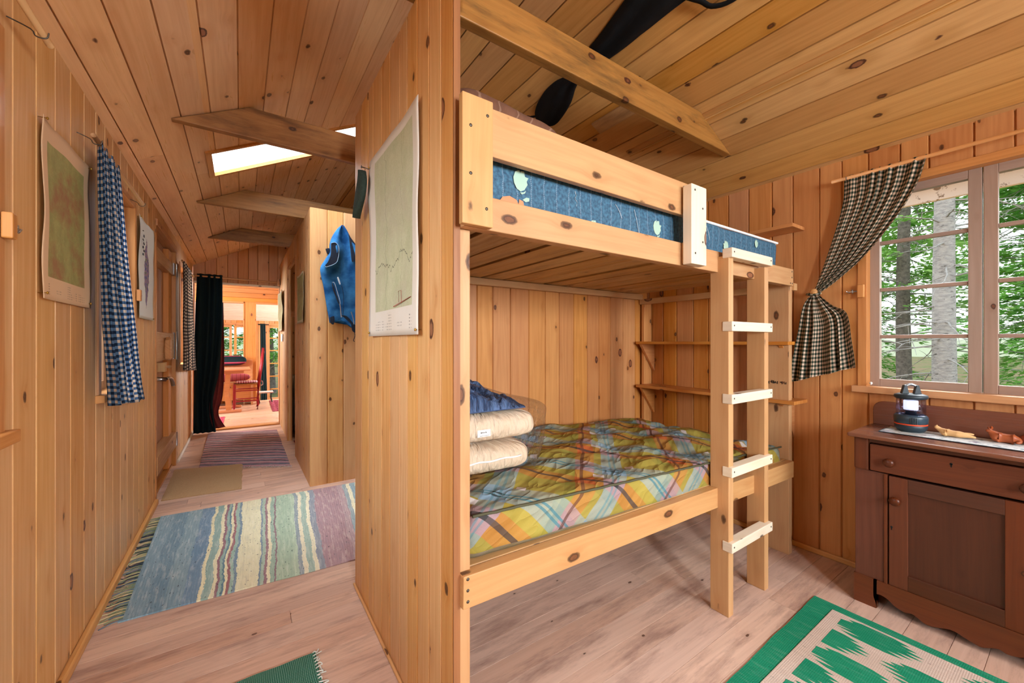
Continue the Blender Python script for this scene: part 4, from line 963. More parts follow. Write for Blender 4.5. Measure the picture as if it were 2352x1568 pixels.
for i in range(60):
    t = i / 59; row = []; lx, lz = VM(*L_[i]); rx, rz = VM(*R_[i])
    zb_ = 0
    for k in range(48):
        th = 2 * math.pi * k / 48; s = .5 - .5 * math.cos(th) if k <= 24 else .5 - .5 * math.cos(th)
        x = lx + (rx - lx) * s; z = lz + (rz - lz) * s
        hem_ = (.045 * math.exp(-((s - .38) / .2) ** 2) - .03 * s) * max(0, (t - .85) / .15)
        dpt = .012 + .050 * math.sin(math.pi * min(1, t * 1.2 + .08)) * (1 - .35 * t)
        y = 3.618 - dpt * math.sin(th) * (1 + .5 * math.sin(9 * s * (1 - .4 * t) + 2.5 * t) * (k <= 24)) - .005 * nz(s * 8, t * 8, 3) * (k <= 24)
        row.append((x, min(y, 3.648) if k <= 24 else min(3.635, 3.628 + .005), z + hem_))
    rows.append(row)
mb = MB(); mb.grid(rows, None, .5, closeu=True, caps=True); mb.build('body', FLE, vest)
def vpoly(name, pts, y, mat, r=None, close=True, n=40, dep=.004):
    P = [VM(*p) for p in pts]
    if r: mb = MB(); mb.tube([(a, y(a, b) if callable(y) else y, b) for a, b in spline(P, n)], r, 6); return mb.build(name, mat, vest)
    Q = spline(P + [P[0]], n)[:-1]; m_ = len(Q); cx_ = sum(q[0] for q in Q) / m_; cz_ = sum(q[1] for q in Q) / m_
    V = [(cx_, y - .002, cz_)] + [(a, y, b) for a, b in Q] + [(a, y + .02, b) for a, b in Q]
    fs = [(0, 1 + (i + 1) % m_, 1 + i) for i in range(m_)] + [(1 + i, 1 + (i + 1) % m_, 1 + m_ + (i + 1) % m_, 1 + m_ + i) for i in range(m_)]
    mb = MB(); mb.add(V, fs, [[(0, 0)] * len(f) for f in fs]); return mb.build(name, mat, vest)
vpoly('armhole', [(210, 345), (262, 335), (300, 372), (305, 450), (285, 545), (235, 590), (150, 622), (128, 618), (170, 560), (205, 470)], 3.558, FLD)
vpoly('armhole_trim', [(210, 345), (262, 333), (302, 372), (308, 450), (288, 548), (236, 594), (150, 628), (126, 618)], 3.557, plain('trim_light_blue', '9fc0dc', .8), r=.0022)
vpoly('armhole_flap', [(150, 405), (200, 398), (205, 450), (175, 462)], 3.60, FLD)
vpoly('collar', [(440, 210), (480, 260), (553, 335), (640, 400), (640, 500), (553, 490), (490, 535), (470, 400)], 3.562, FLD)
vpoly('pocket_opening', [(222, 805), (245, 860), (275, 930), (305, 1010), (322, 1060), (300, 1030), (265, 950), (235, 880)], 3.562, FLD)
vpoly('pocket_zip', [(225, 805), (250, 810), (285, 905), (320, 1010), (325, 1055)], 3.560, plain('zip_pale', 'b9cce0', .6), r=.0022)
vpoly('zip_pull', [(318, 1050), (328, 1100), (333, 1160), (340, 1210)], 3.556, STEEL, r=.0042)
vpoly('zip_pull', [(470, 1140), (485, 1180), (503, 1240), (508, 1290)], 3.556, STEEL, r=.0034)
vpoly('front_seam', [(345, 830), (370, 950), (370, 1100), (360, 1190)], 3.559, FLD, r=.0018)
vpoly('logo_patch', [(290, 740), (303, 738), (330, 810), (318, 812)], 3.560, plain('patch_pale', 'cdd8e2', .7))
vpoly('hem_corner', [(200, 1215), (255, 1200), (250, 1292), (210, 1275)], 3.585, FLD)
vpoly('drawcord', [(520, 1385), (528, 1430), (508, 1480), (520, 1500)], 3.565, FLD, r=.003)
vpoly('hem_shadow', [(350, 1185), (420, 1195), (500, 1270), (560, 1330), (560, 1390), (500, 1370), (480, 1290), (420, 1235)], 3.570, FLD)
mb = MB(); mb.tube([(.725, 3.654, 2.155), (.722, 3.60, 2.175)], .008, 10); tag(mb.build('wall_peg', LUMB), 'wooden peg holding the blue vest', 'peg')

# ------------------------------------------------------------------ black trousers lying against the ceiling boards
BLK = G('black_cloth', .85, 0, .2); tcx = BLK.n('TexCoord').outputs['Object']; nn = BLK.noise(tcx, 14, 4); BLK.col(BLK.mix(nn, srgb('07080a'), srgb('15171b'))); BLK.bump(nn, .5, .01); BLK = BLK.mat
Nr = Vector((-.47, 0, -1)).normalized()
def onr(x, y, off): return Vector((x, y, CR(x))) + Nr * off
def ceil_strip(mb, C, depth, n_u=18, seed=0):
    rows = []
    for i, (xa, ya, xb, yb) in enumerate(spline(C, 60)):
        row = []; t = i / 59
        for k in range(n_u * 2):
            th = 2 * math.pi * k / (n_u * 2); s = .5 - .5 * math.cos(th)
            x = xa + (xb - xa) * s; y = ya + (yb - ya) * s; d = .022 + depth * max(0, math.sin(th)) * (1 + .35 * math.sin(s * 11 + t * 6 + seed)) * min(1, .25 + t * 12, .25 + (1 - t) * 12) + .012 * (math.sin(th) > 0) * abs(nz(x * 9, y * 7, seed))
            row.append(onr(x, y, d))
        rows.append(row)
    mb.grid(rows, None, .5, closeu=True, caps=True)
tr = thing('black_garment', 'black garment draped along the ceiling above the upper bunk', 'clothing', (1.55, 1.4, 2.6))
mb = MB(); ceil_strip(mb, [(1.635, 2.085, 1.690, 2.060), (1.575, 2.03, 1.712, 1.965), (1.532, 1.90, 1.668, 1.80), (1.522, 1.78, 1.612, 1.69), (1.535, 1.675, 1.597, 1.61), (1.505, 1.50, 1.600, 1.45), (1.485, 1.38, 1.603, 1.33), (1.462, 1.27, 1.602, 1.20), (1.431, 1.12, 1.60, 1.05), (1.40, .96, 1.60, .90), (1.38, .78, 1.58, .74)], .035, seed=2)
mb.build('leg', BLK, tr)
mb = MB(); mb.tube([onr(*p, .035) for p in spline([(1.59, .985), (1.615, .965), (1.64, .945), (1.675, .925), (1.70, .87), (1.70, .80), (1.67, .76), (1.60, .78)], 24)], .013, 8, flat=.5); mb.build('strap', BLK, tr)
mb = MB(); mb.tube([onr(*p, .035) for p in spline([(1.60, .96), (1.635, .915), (1.665, .87), (1.69, .82)], 12)], .010, 8, flat=.5); mb.build('strap', BLK, tr)
mb = MB(); mb.tube([onr(*p, .04) for p in [(1.60, 2.05), (1.585, 2.085), (1.57, 2.10)]], .012, 6, flat=.4); mb.build('tab', BLK, tr)

# patch boards nailed on the right slope behind the tie beam
mb = MB()
def ceil_box(mb, x0, x1, y0, y1, n0, n1):
    P = [onr(x, y, n_) for x in (x0, x1) for y in (y0, y1) for n_ in (n0, n1)]
    fs = [(0, 1, 3, 2), (4, 6, 7, 5), (0, 4, 5, 1), (2, 3, 7, 6), (0, 2, 6, 4), (1, 5, 7, 3)]
    mb.add(P, fs, [[(P[i].y, P[i].x) for i in f] for f in fs])
ceil_box(mb, 1.84, 1.92, 1.35, 1.80, .001, .012); tag(mb.build('patch_board', SLATW), 'pale patch board nailed to the ceiling behind the tie beam', 'board')

# ------------------------------------------------------------------ rugs
def rug_mat(name, stops, per, axis='u', noise_amt=.25, weave=(180, 220), speck='3c4650', bumps=.6, nsc=(9, 60), const=True, wob=.012, dark='404858'):
    g = G(name, .95, 0, .1); u, v = g.uv(); a, b = (u, v) if axis == 'u' else (v, u)
    w = g.m('MULTIPLY', g.m('SUBTRACT', g.noise(g.vec(g.m('MULTIPLY', a, 4.0), g.m('MULTIPLY', b, 5.0)), 1.0, 4, .6), .5), wob)
    w2 = g.m('MULTIPLY', g.m('SUBTRACT', g.noise(g.vec(g.m('MULTIPLY', a, 60.0), g.m('MULTIPLY', b, 60.0)), 1.0, 2), .5), .010)
    f = g.m('FRACT', g.m('MULTIPLY', g.m('ADD', g.m('ADD', a, w), w2), 1.0 / per))
    c = g.ramp(f, stops, const)
    st = g.noise(g.vec(g.m('MULTIPLY', a, float(nsc[1])), g.m('MULTIPLY', b, float(nsc[0]))), 1.0, 4, .65)
    c = g.mix(g.mr(st, .35, .72, 0, noise_amt), c, srgb(dark)); c = g.mix(g.mr(st, .30, .5, noise_amt * .6, 0), c, srgb('e8ecec'))
    sp_ = g.noise(g.vec(g.m('MULTIPLY', a, 90.0), g.m('MULTIPLY', b, 30.0)), 1.0, 2); c = g.mix(g.mr(sp_, .66, .72, 0, .6), c, srgb(speck))
    g.col(c)
    wv = g.m('ABSOLUTE', g.m('SINE', g.m('MULTIPLY', a, float(weave[0])))); wv2 = g.m('ABSOLUTE', g.m('SINE', g.m('MULTIPLY', b, float(weave[1]))))
    g.bump(g.m('ADD', g.m('MULTIPLY', g.m('ADD', wv, wv2), .4), g.m('MULTIPLY', st, .8)), bumps, .004); return g.mat
def rug(name, corners, mat, label, fringe=None, th=.010, seed=0, nu=60, nv=40, ripple=.003, group=None, flip=False):
    """corners: near-left, near-right, far-right, far-left in metres"""
    a, b, c_, d = corners; rows = []; UVs = []; W_ = math.dist(a, b); D_ = math.dist(a, d)
    for i in range(nv):
        t = i / (nv - 1); row = []; uvr = []
        for k in range(nu):
            s = k / (nu - 1); x = (a[0] * (1 - s) + b[0] * s) * (1 - t) + (d[0] * (1 - s) + c_[0] * s) * t; y = (a[1] * (1 - s) + b[1] * s) * (1 - t) + (d[1] * (1 - s) + c_[1] * s) * t
            ed = min(1, 12 * min(s, 1 - s), 12 * min(t, 1 - t))
            x += .006 * nz(s * 7, t * 7, seed) ; y += .008 * nz(s * 5, t * 9, seed + 2)
            row.append((x, y, .0015 + th * (.45 + .55 * ed) + ripple * nz(x * 6, y * 6, seed) * ed)); uvr.append((s * W_, t * D_))
        rows.append(row); UVs.append(uvr)
    mb = MB(); mb.grid(rows, UVs, .5)
    ring = [(0, k) for k in range(nu)] + [(i, nu - 1) for i in range(1, nv)] + [(nv - 1, k) for k in range(nu - 2, -1, -1)] + [(i, 0) for i in range(nv - 2, 0, -1)]
    m_ = len(ring); P = [rows[i][k] for i, k in ring] + [(rows[i][k][0], rows[i][k][1], .001) for i, k in ring]
    U_ = [UVs[i][k] for i, k in ring]
    mb.add(P, [(i, m_ + i, m_ + (i + 1) % m_, (i + 1) % m_) for i in range(m_)], [[U_[i], U_[i], U_[(i + 1) % m_], U_[(i + 1) % m_]] for i in range(m_)], .5)
    o = mb.build(name, mat); tag(o, label, 'rug', group)
    if fringe:
        rr = random.Random(seed); mb = MB(); p0, p1, dirx, diry, n_, ln, fm = fringe
        for k in range(n_):
            t = k / (n_ - 1); x = p0[0] + (p1[0] - p0[0]) * t; y = p0[1] + (p1[1] - p0[1]) * t; l_ = ln * rr.uniform(.6, 1.25)
            q = [(x - dirx * .01, y - diry * .01, .008), (x + dirx * l_ * .35 + rr.uniform(-.006, .006), y + diry * l_ * .35 + rr.uniform(-.006, .006), .009), (x + dirx * l_ * .7 + rr.uniform(-.010, .010), y + diry * l_ * .7 + rr.uniform(-.012, .012), .005), (x + dirx * l_ + rr.uniform(-.014, .014), y + diry * l_ + rr.uniform(-.016, .016), .004)]
            mb.tube(spline(q, 7), .0024, 4, rnd=rr.random())
        f_ = mb.build('fringe', fm, o); f_['kind'] = 'stuff'
    return o
FRM = G('fringe_cord', .9, 0, .1); FRM.col(FRM.ramp(FRM.rnd(), [(0, '8c9a7c'), (.3, '3e4a54'), (.55, 'c9c094'), (.8, '6f8494')], True)); FRM = FRM.mat
st1 = [(0, '7fa2b4'), (.075, '6d93a8'), (.14, '86a7b4'), (.205, '6b90ae'), (.262, 'f0ecc4'), (.28, '8fb4ac'), (.31, 'f0ecc8'), (.327, '8f5f6c'), (.337, '8db4aa'), (.35, '4f7f94'), (.358, 'eeeac4'), (.37, '9a5a62'), (.38, '9cc0b0'), (.395, '6d8ca4'),
       (.41, 'ecebc6'), (.505, '7790a4'), (.515, 'a8c4b0'), (.53, '9a6f78'), (.54, 'eeeac8'), (.555, '9cbca8'), (.575, '8d6a74'), (.585, 'a9c6ac'), (.665, '8b95a0')]
st2 = [(0, 'b6d0b4'), (.03, '8fa0a8'), (.06, 'eeeacc'), (.09, 'a4c0b0'), (.14, 'f0eccc'), (.17, '8a94a2'), (.22, 'a8848c'), (.46, 'b1959a'), (.52, '93a6ac'), (.56, 'eeeac8'), (.60, '8aa4ae'), (.66, 'f0eccb'), (.72, '7f9aaa'), (.78, '6a8a9c'), (.93, 'e9e6c6')]
def two_part(name):
    g = G(name, .95, 0, .1); u, v = g.uv()
    w = g.m('MULTIPLY', g.m('SUBTRACT', g.noise(g.vec(g.m('MULTIPLY', u, 3.0), g.m('MULTIPLY', v, 2.2)), 1.0, 4, .6), .5), .05)
    w2 = g.m('MULTIPLY', g.m('SUBTRACT', g.noise(g.vec(g.m('MULTIPLY', u, 60.0), g.m('MULTIPLY', v, 40.0)), 1.0, 2), .5), .014)
    uu = g.m('ADD', g.m('ADD', u, w), w2)
    c1_ = g.ramp(g.m('MULTIPLY', uu, 1 / 1.0), st1, True); c2_ = g.ramp(g.m('MULTIPLY', g.m('SUBTRACT', uu, .665), 1 / .62), st2, True)
    c = g.mix(g.m('GREATER_THAN', uu, .665), c1_, c2_)
    st = g.noise(g.vec(g.m('MULTIPLY', u, 70.0), g.m('MULTIPLY', v, 8.0)), 1.0, 4, .65); blue = g.mr(v, 1.1, .1, 0, .5)
    bl = g.m('MULTIPLY', g.m('LESS_THAN', uu, .262), g.m('MULTIPLY', blue, g.mr(g.noise(g.vec(g.m('MULTIPLY', u, 9.0), g.m('MULTIPLY', v, 3.0)), 1.0, 3), .3, .7)))
    c = g.mix(bl, c, srgb('2f7196'))
    c = g.mix(g.mr(st, .46, .80, 0, .35), c, srgb('6d8494')); c = g.mix(g.mr(st, .25, .5, .45, .08), c, srgb('f2f4ec'))
    sp_ = g.noise(g.vec(g.m('MULTIPLY', u, 90.0), g.m('MULTIPLY', v, 36.0)), 1.0, 2); c = g.mix(g.mr(sp_, .66, .70, 0, .7), c, srgb('39444c'))
    g.col(c); wv = g.m('ABSOLUTE', g.m('SINE', g.m('MULTIPLY', u, 260.0))); wv2 = g.m('ABSOLUTE', g.m('SINE', g.m('MULTIPLY', v, 260.0)))
    g.bump(g.m('ADD', g.m('MULTIPLY', g.m('ADD', wv, wv2), .4), st), .7, .005); return g.mat
rug('rag_rug', [(-.432, 2.345), (1.05, 2.262), (1.28, 3.52), (-.462, 3.60)], two_part('rag_rug_stripes'), 'large striped rag rug in blue, cream, green and rose across the hall',
    fringe=((-.428, 2.35), (-.458, 3.58), -1, -.12, 95, .062, FRM), seed=3, nu=110, nv=70, ripple=.004, group='rugs on the hall floor')
CO = G('coir', .95, 0, .1); t_ = CO.n('TexCoord').outputs['Object']; n_ = CO.noise(t_, 160, 4, .8); n2 = CO.noise(t_, 6, 3); CO.col(CO.mix(CO.mr(n_, .3, .7), srgb('d0ac80'), CO.mix(n2, srgb('f2d4a6'), srgb('e4c296')))); CO.bump(n_, 1.0, .01)
rug('door_mat', [(-.492, 3.955), (.008, 3.912), (.018, 4.70), (-.505, 4.83)], CO.mat, 'rough tan coir door mat in front of the plank door', th=.014, seed=5, group='rugs on the hall floor')
PK = rug_mat('pink_rug_stripes', [(0, 'c89aa4'), (.12, '6a7486'), (.2, 'b890a0'), (.3, 'd6b4bc'), (.38, '505a6c'), (.46, 'b4909c'), (.56, 'c49ca6'), (.63, '7f8ca0'), (.72, 'd2b4ba'), (.84, '5c6678'), (.92, 'ba909e')], .42, axis='v', noise_amt=.40, wob=.05, dark='5a606c', nsc=(10, 70))
rug('rag_rug', [(-.325, 4.80), (.40, 4.37), (.41, 6.27), (-.347, 6.53)], PK, 'pink and grey striped rag rug running toward the hall end',
    fringe=((-.02, 4.60), (.41, 4.355), -.1, -1, 46, .035, plain('pale_fringe', 'cfc4c0', .9)), seed=7, nu=60, nv=90, group='rugs on the hall floor')
g = G('green_woven_mat', .9, 0, .1); u, v = g.uv()
du = g.m('ABSOLUTE', g.m('SINE', g.m('MULTIPLY', u, 520.0))); dv = g.m('ABSOLUTE', g.m('SINE', g.m('MULTIPLY', v, 420.0)))
dot = g.m('GREATER_THAN', g.m('MULTIPLY', du, dv), .62)
band = g.ramp(g.m('MULTIPLY', u, 1 / .60), [(0, '2f9a78'), (.22, '2a6f5e'), (.405, '2a9c7a'), (.44, '3a4f8e'), (.452, 'c9d2cc'), (.50, '3a4f8e'), (.512, '2fae86'), (.56, '33705f')], True)
g.col(g.mix(g.m('MULTIPLY', dot, .55), band, srgb('a6d8c8'))); g.bump(g.m('MULTIPLY', du, dv), .6, .004)
rug('woven_mat', [(-.372, .90), (.235, .90), (.238, 1.692), (-.372, 1.705)], g.mat, 'green woven mat with a blue and white stripe, nearest on the hall floor', fringe=((.236, .91), (.238, 1.69), 1, 0, 46, .010, plain('mat_edge', 'd6dcd8', .9)), seed=9, group='rugs on the hall floor')

# green and cream rug beside the ladder: plain field with woven figures
RG = rug_mat('green_rug', [(0, '1f8a68'), (.5, '228f6c')], .5, noise_amt=.10, weave=(500, 500), bumps=.25, speck='1a5f4a', dark='18604a')
RC = rug_mat('cream_weave', [(0, 'cdbcb0'), (.5, 'c8b7aa')], .5, noise_amt=.12, weave=(500, 500), bumps=.25, speck='8a7f78', dark='9a8e88')
gr = rug('patterned_rug', [(1.30, -.62), (2.215, -.62), (2.233, .745), (1.30, .728)], RG, 'green rug with cream zigzag figures in front of the washstand', th=.007, seed=11, ripple=.0012, group=None)
def rug_fig(pts, z=.0095, mat=RC, name='cream_figure'):
    mb = MB(); n = len(pts); mb.add([(x, y, z) for x, y in pts], [tuple(range(n))], [[(x, y) for x, y in pts]], .5); o = mb.build(name, mat, gr, solid=.0006); return o
# cream border frame and toothed diamonds, laid out along y (rows of teeth)
bx0, bx1, by0, by1 = 1.37, 2.175, -.55, .66
rug_fig([(bx0, by0), (bx1, by0), (bx1, by1), (bx0, by1)], .0092, RC, 'cream_field')
def serrated(xc, yc, n, w_, h0, hs, skew=0.0, ymax=.615):
    """stepped diamond of strips with pointed ends, strips run along y"""
    top, botm = [], []; k0 = (n - 1) / 2
    for i in range(n):
        x0 = xc + (i - n / 2) * w_; h = h0 + hs * (k0 - abs(i - k0)); s_ = skew * (i - k0); yt = min(yc + h + s_, ymax); yb = max(yc - h + s_, by0 + .02); x1 = x0 + w_
        if yt >= ymax: top += [(x0, yt), (x1, yt)]
        else: top += [(x0, yt - .020 if i < k0 else yt - .040), (x0 + w_ * .5, yt + .020), (x1, yt - .040 if i < k0 else yt - .020)][0 if i == 0 else 1:]
        botm += [(x0, yb + .030), (x0 + w_ * .5, yb - .020), (x1, yb + .030)][0 if i == 0 else 1:]
    pts = top + botm[::-1]
    rug_fig(pts, .0100, RG, 'green_figure')
for ci, xc in enumerate((2.10, 1.965, 1.83, 1.695, 1.56, 1.44)):
    for yc in ((.50, .13, -.24) if ci % 2 == 0 else (.62, .315, -.055)):
        if yc - .1 > by0: serrated(xc, yc, 6, .0205, .075, .022)

# ------------------------------------------------------------------ washstand (dresser)
D0, D1, DX0, DX1, DZ = .012, .636, 2.37, 2.672, .765
ws = thing('washstand', 'dark reddish-brown wooden washstand with one drawer and one door', 'dresser', (2.52, .32, 0))
part('top', DREST, lambda m: m.box(2.312, 2.685, .002, .648, DZ, .783, axis=1), ws, bevel=.006)
mb = MB(); sp_ = [(.640, .783), (.640, .855)] + [(.640 - .042 * (1 - math.cos(a)), .858 + .042 * math.sin(a)) for a in [R(15 * k) for k in range(1, 7)]] + [(.008 + .042 * (1 - math.sin(a)), .858 + .042 * math.cos(a)) for a in [R(15 * k) for k in range(0, 7)]] + [(.008, .783)]
bs = mb.prism(sp_, 0, 2.662, 2.682, axis=1).build('back_splash', DREST, ws, bevel=.003)
mb = MB(); mb.box(2.385, DX1, D0 + .004, D1 - .004, .10, DZ - .002, axis=2); part('carcass', DRESD, lambda m: (m.box(2.40, DX1, D1 - .022, D1 - .002, .0, DZ - .001, axis=2), m.box(2.40, DX1, D0 + .002, D0 + .022, .0, DZ - .001, axis=2), m.box(2.655, DX1, D0 + .02, D1 - .02, .05, DZ - .001, axis=2), m.box(2.40, 2.655, D0 + .02, D1 - .02, .10, .12, axis=1)), ws, bevel=.001)
part('corner_stile', DRES, lambda m: (m.box(2.372, 2.40, .520, D1 - .003, .12, .612, axis=2), m.box(2.366, 2.374, .520, .532, .12, .612, axis=2)), ws, bevel=.002)
part('corner_stile', DRES, lambda m: (m.box(2.372, 2.40, D0 + .003, .128, .12, .612, axis=2), m.box(2.366, 2.374, .116, .128, .12, .612, axis=2)), ws, bevel=.002)
part('drawer_side_block', DRES, lambda m: m.box(2.362, 2.40, .582, D1, .612, DZ - .002, axis=2), ws, bevel=.008)
part('drawer_side_block', DRES, lambda m: m.box(2.362, 2.40, D0, .066, .612, DZ - .002, axis=2), ws, bevel=.008)
part('top_rail', DRESD, lambda m: m.box(2.366, 2.40, .066, .582, .742, DZ - .002, axis=1), ws, bevel=.002)
dw = part('drawer', DRES, lambda m: m.box(2.358, 2.40, .070, .578, .618, .737, axis=1), ws, bevel=.004)
KN = wood('knob_wood', '5a2f1c', '351a10', kd=.01, rough=.28, var=.02)
def knob(p, parent, s=1.0):
    M = Matrix.Translation(p) @ Matrix.Rotation(R(-90), 4, 'Y'); mb = MB()
    mb.lathe([(0, -.002), (.009, -.002), (.008, .010), (.013, .014), (.0185, .019), (.0195, .025), (.016, .031), (.009, .034), (0, .0345)], n=24, M=M @ Matrix.Scale(s, 4)); mb.build('knob', KN, parent)
knob((2.358, .510, .670), dw); knob((2.358, .138, .670), dw)
def keyhole(p, parent):
    mb = MB(); M = Matrix.Translation(p) @ Matrix.Rotation(R(-90), 4, 'Y'); mb.lathe([(0, .0006), (.0045, .0006), (.0045, 0)], n=12, M=M); mb.box(p[0] - .0006, p[0], p[1] - .002, p[1] + .002, p[2] - .013, p[2]); mb.build('keyhole', plain('keyhole_dark', '0c0806', .9), parent)
keyhole((2.3578, .327, .708), dw)
dr = thing  # doors are parts of the stand
door = part('door', DRES, lambda m: (m.box(2.366, 2.388, .455, .515, .128, .607, axis=2), m.box(2.366, 2.388, .133, .192, .128, .607, axis=2), m.box(2.372, 2.380, .19, .456, .56, .60, axis=1)), ws, bevel=.0015)
part('door_rail', DRESD, lambda m: m.box(2.366, 2.388, .192, .455, .548, .607, axis=1), door, bevel=.0015)
part('door_rail', DRESD, lambda m: m.box(2.366, 2.388, .192, .455, .128, .192, axis=1), door, bevel=.0015)
part('door_panel', DRESD, lambda m: (m.box(2.377, 2.386, .190, .457, .190, .550, axis=2)), door, bevel=.001)
knob((2.366, .492, .506), door, 1.0); keyhole((2.3655, .506, .385), door)
ap = [(.636, .0), (.636, .127), (.012, .127), (.012, .0)]
half = [(.012, 0), (.085, 0), (.092, .01), (.088, .03), (.082, .055), (.10, .068), (.128, .062), (.155, .042), (.185, .034), (.205, .040), (.222, .034), (.25, .02), (.285, .028), (.324, .040)]
prof_ = half + [(.648 - a, b) for a, b in half[-2::-1]]
mb = MB(); n_ = 90; q = spline(prof_, n_)
P = []; fs = []
for i in range(n_): P += [(2.362, q[i][0], q[i][1]), (2.362, q[i][0], .127), (2.385, q[i][0], q[i][1]), (2.385, q[i][0], .127)]
for i in range(n_ - 1):
    a = i * 4; b = a + 4; fs += [(a, b, b + 1, a + 1), (a + 2, a + 3, b + 3, b + 2), (a, a + 2, b + 2, b), (a + 1, b + 1, b + 3, a + 3)]
fs += [(0, 1, 3, 2), ((n_ - 1) * 4, (n_ - 1) * 4 + 2, (n_ - 1) * 4 + 3, (n_ - 1) * 4 + 1)]
mb.add(P, fs, [[(P[i][1], P[i][2] + P[i][0]) for i in f] for f in fs], .4); fix_normals(mb.build('scalloped_apron', DRES, ws))

# table runner
g = G('printed_runner', .8, 0, .2); u, v = g.uv(); nn = g.noise(g.vec(g.m('MULTIPLY', u, 34.0), g.m('MULTIPLY', v, 34.0)), 1.0, 5, .65); n3 = g.noise(g.vec(u, v), 12, 3)
c = g.mix(g.mr(nn, .52, .60, 0, .7), srgb('cfd6d8'), srgb('6c8490')); c = g.mix(g.m('MULTIPLY', g.mr(n3, .56, .62), g.mr(nn, .45, .55)), c, srgb('8a7f92')); g.col(c)
mb = MB(); mb.grid([[(2.438 + .19 * t, -.15 + .715 * s, .7855 + .0008 * nz(s * 9, t * 3)) for s in [k / 40 for k in range(41)]] for t in [k / 8 for k in range(9)]], [[(s * .715, t * .19) for s in [k / 40 for k in range(41)]] for t in [k / 8 for k in range(9)]], .5)
run = tag(mb.build('table_runner', g.mat, None, solid=.0016), 'pale blue printed cloth runner on the washstand top', 'table runner')
mb = MB(); mb.tube([(2.436, -.15 + .0358 * k, .7862) for k in range(21)], .0016, 5); mb.tube([(2.436 + .024 * k, .566, .7862) for k in range(9)], .0014, 5); mb.build('dark_stitched_edge', plain('runner_edge', '23303c', .8), run)

# ------------------------------------------------------------------ camping lantern
LX, LY, LZ = 2.550, .480, .7875
TEAL = plain('dark_teal_rubber', '22343f', .45, bump=.05); TEAL2 = plain('teal_plastic', '2c4250', .3)
ln = thing('camping_lantern', 'lit battery camping lantern with clear globe on the washstand', 'lantern', (LX, LY, LZ))
def la(name, prof, mat, n=48, **k): mb = MB(); mb.lathe(prof, (LX, LY, LZ), n=n); return mb.build(name, mat, ln)
mb = MB(); n = 72; rows = []
for r, z in [(.0, 0), (.034, 0), (.042, .004), (.050, .016), (.052, .026), (.050, .030)]:
    rows.append([(LX + (r + (.0012 if k % 2 else 0) * (r > .04)) * math.cos(2 * math.pi * k / n), LY + (r + (.0012 if k % 2 else 0) * (r > .04)) * math.sin(2 * math.pi * k / n), LZ + z) for k in range(n)])
mb.grid(rows, None, .5, closeu=True); mb.build('base', TEAL, ln)
la('orange_ring', [(.0508, .030), (.0525, .031), (.0525, .035), (.0508, .036)], plain('orange_ring', 'e0502c', .4))
la('battery_body', [(.050, .036), (.0535, .038), (.0545, .062), (.053, .068), (.047, .074), (.0, .074)], TEAL2)
mb = MB()
for k in (-2, -1, 0, 1, 2): a = R(200 + k * 5); mb.box(-.002, .002, -.0012, .0012, 0, .026, M=Matrix.Translation((LX + .0545 * math.cos(a), LY + .0545 * math.sin(a), LZ + .038)) @ Matrix.Rotation(a, 4, 'Z'))
mb.build('grip_ribs', TEAL, ln)
la('reflector', [(.018, .074), (.018, .086), (.020, .088), (.034, .0925), (.0345, .0935), (0, .0935)], plain('chrome', 'e8e8ea', .12, 1.0))
EM = G('lamp_tube'); EM.b.inputs['Emission Color'].default_value = (.82, .90, 1, 1); EM.b.inputs['Emission Strength'].default_value = 1.1; EM.col((.9, .95, 1, 1))
la('lamp_tube', [(0, .0945), (.0235, .095), (.0235, .132), (0, .1325)], EM.mat)
la('upper_reflector', [(0, .1335), (.022, .134), (.036, .141), (.036, .142), (0, .142)], plain('chrome_dull', 'cfd2d6', .2, .8))
la('globe', [(.0475, .074), (.0475, .143), (.046, .143), (.046, .074)], thin_glass('lantern_globe', tint=(.90, .90, .99, 1), gloss=.01))
la('cap', [(0, .142), (.049, .142), (.0535, .146), (.0545, .152), (.0525, .158), (.040, .163), (0, .164)], TEAL)
for s in (-1, 1):
    mb = MB(); mb.prism([(0, 0), (.026, 0), (.017, .038), (.008, .038)], 0, -.009, .009, M=Matrix.Translation((LX, LY, LZ + .162)) @ Matrix.Rotation(R(35), 4, 'Z') @ Matrix.Scale(s, 4, (0, 1, 0)) @ Matrix.Translation((0, .008, 0)), axis=1)
    fix_normals(mb.build('handle_lug', TEAL, ln, bevel=.002))
mb = MB(); d_ = (math.cos(R(125)), math.sin(R(125))); mb.tube(spline([(LX - d_[0] * .018, LY - d_[1] * .018, LZ + .196), (LX, LY, LZ + .203), (LX + d_[0] * .018, LY + d_[1] * .018, LZ + .196)], 8), .005, 8); mb.build('handle', plain('handle_steel', '9aa2aa', .3, .9), ln)
ln.scale = (1.06, 1.06, 1.06)
lamp = bpy.data.lights.new('lantern_light', 'POINT'); lamp.energy = 1.2; lamp.color = (.8, .88, 1); lamp.shadow_soft_size = .02
lo = bpy.data.objects.new('lantern_light', lamp); COL.objects.link(lo); lo.location = (LX, LY, LZ + .1135 + .0); lo.parent = None

# ------------------------------------------------------------------ carved animals
CAR1 = wood('pale_carved_wood', 'ddb27c', 'c4935a', kd=.01, var=.02, rough=.5); CAR2 = wood('red_carved_wood', 'a4532c', '7d3a1e', kd=.01, var=.02, rough=.4); CAR3 = wood('rough_carved_wood', '8a4026', '5f2818', kd=.01, var=.02, rough=.55)
ZT_ = .7875
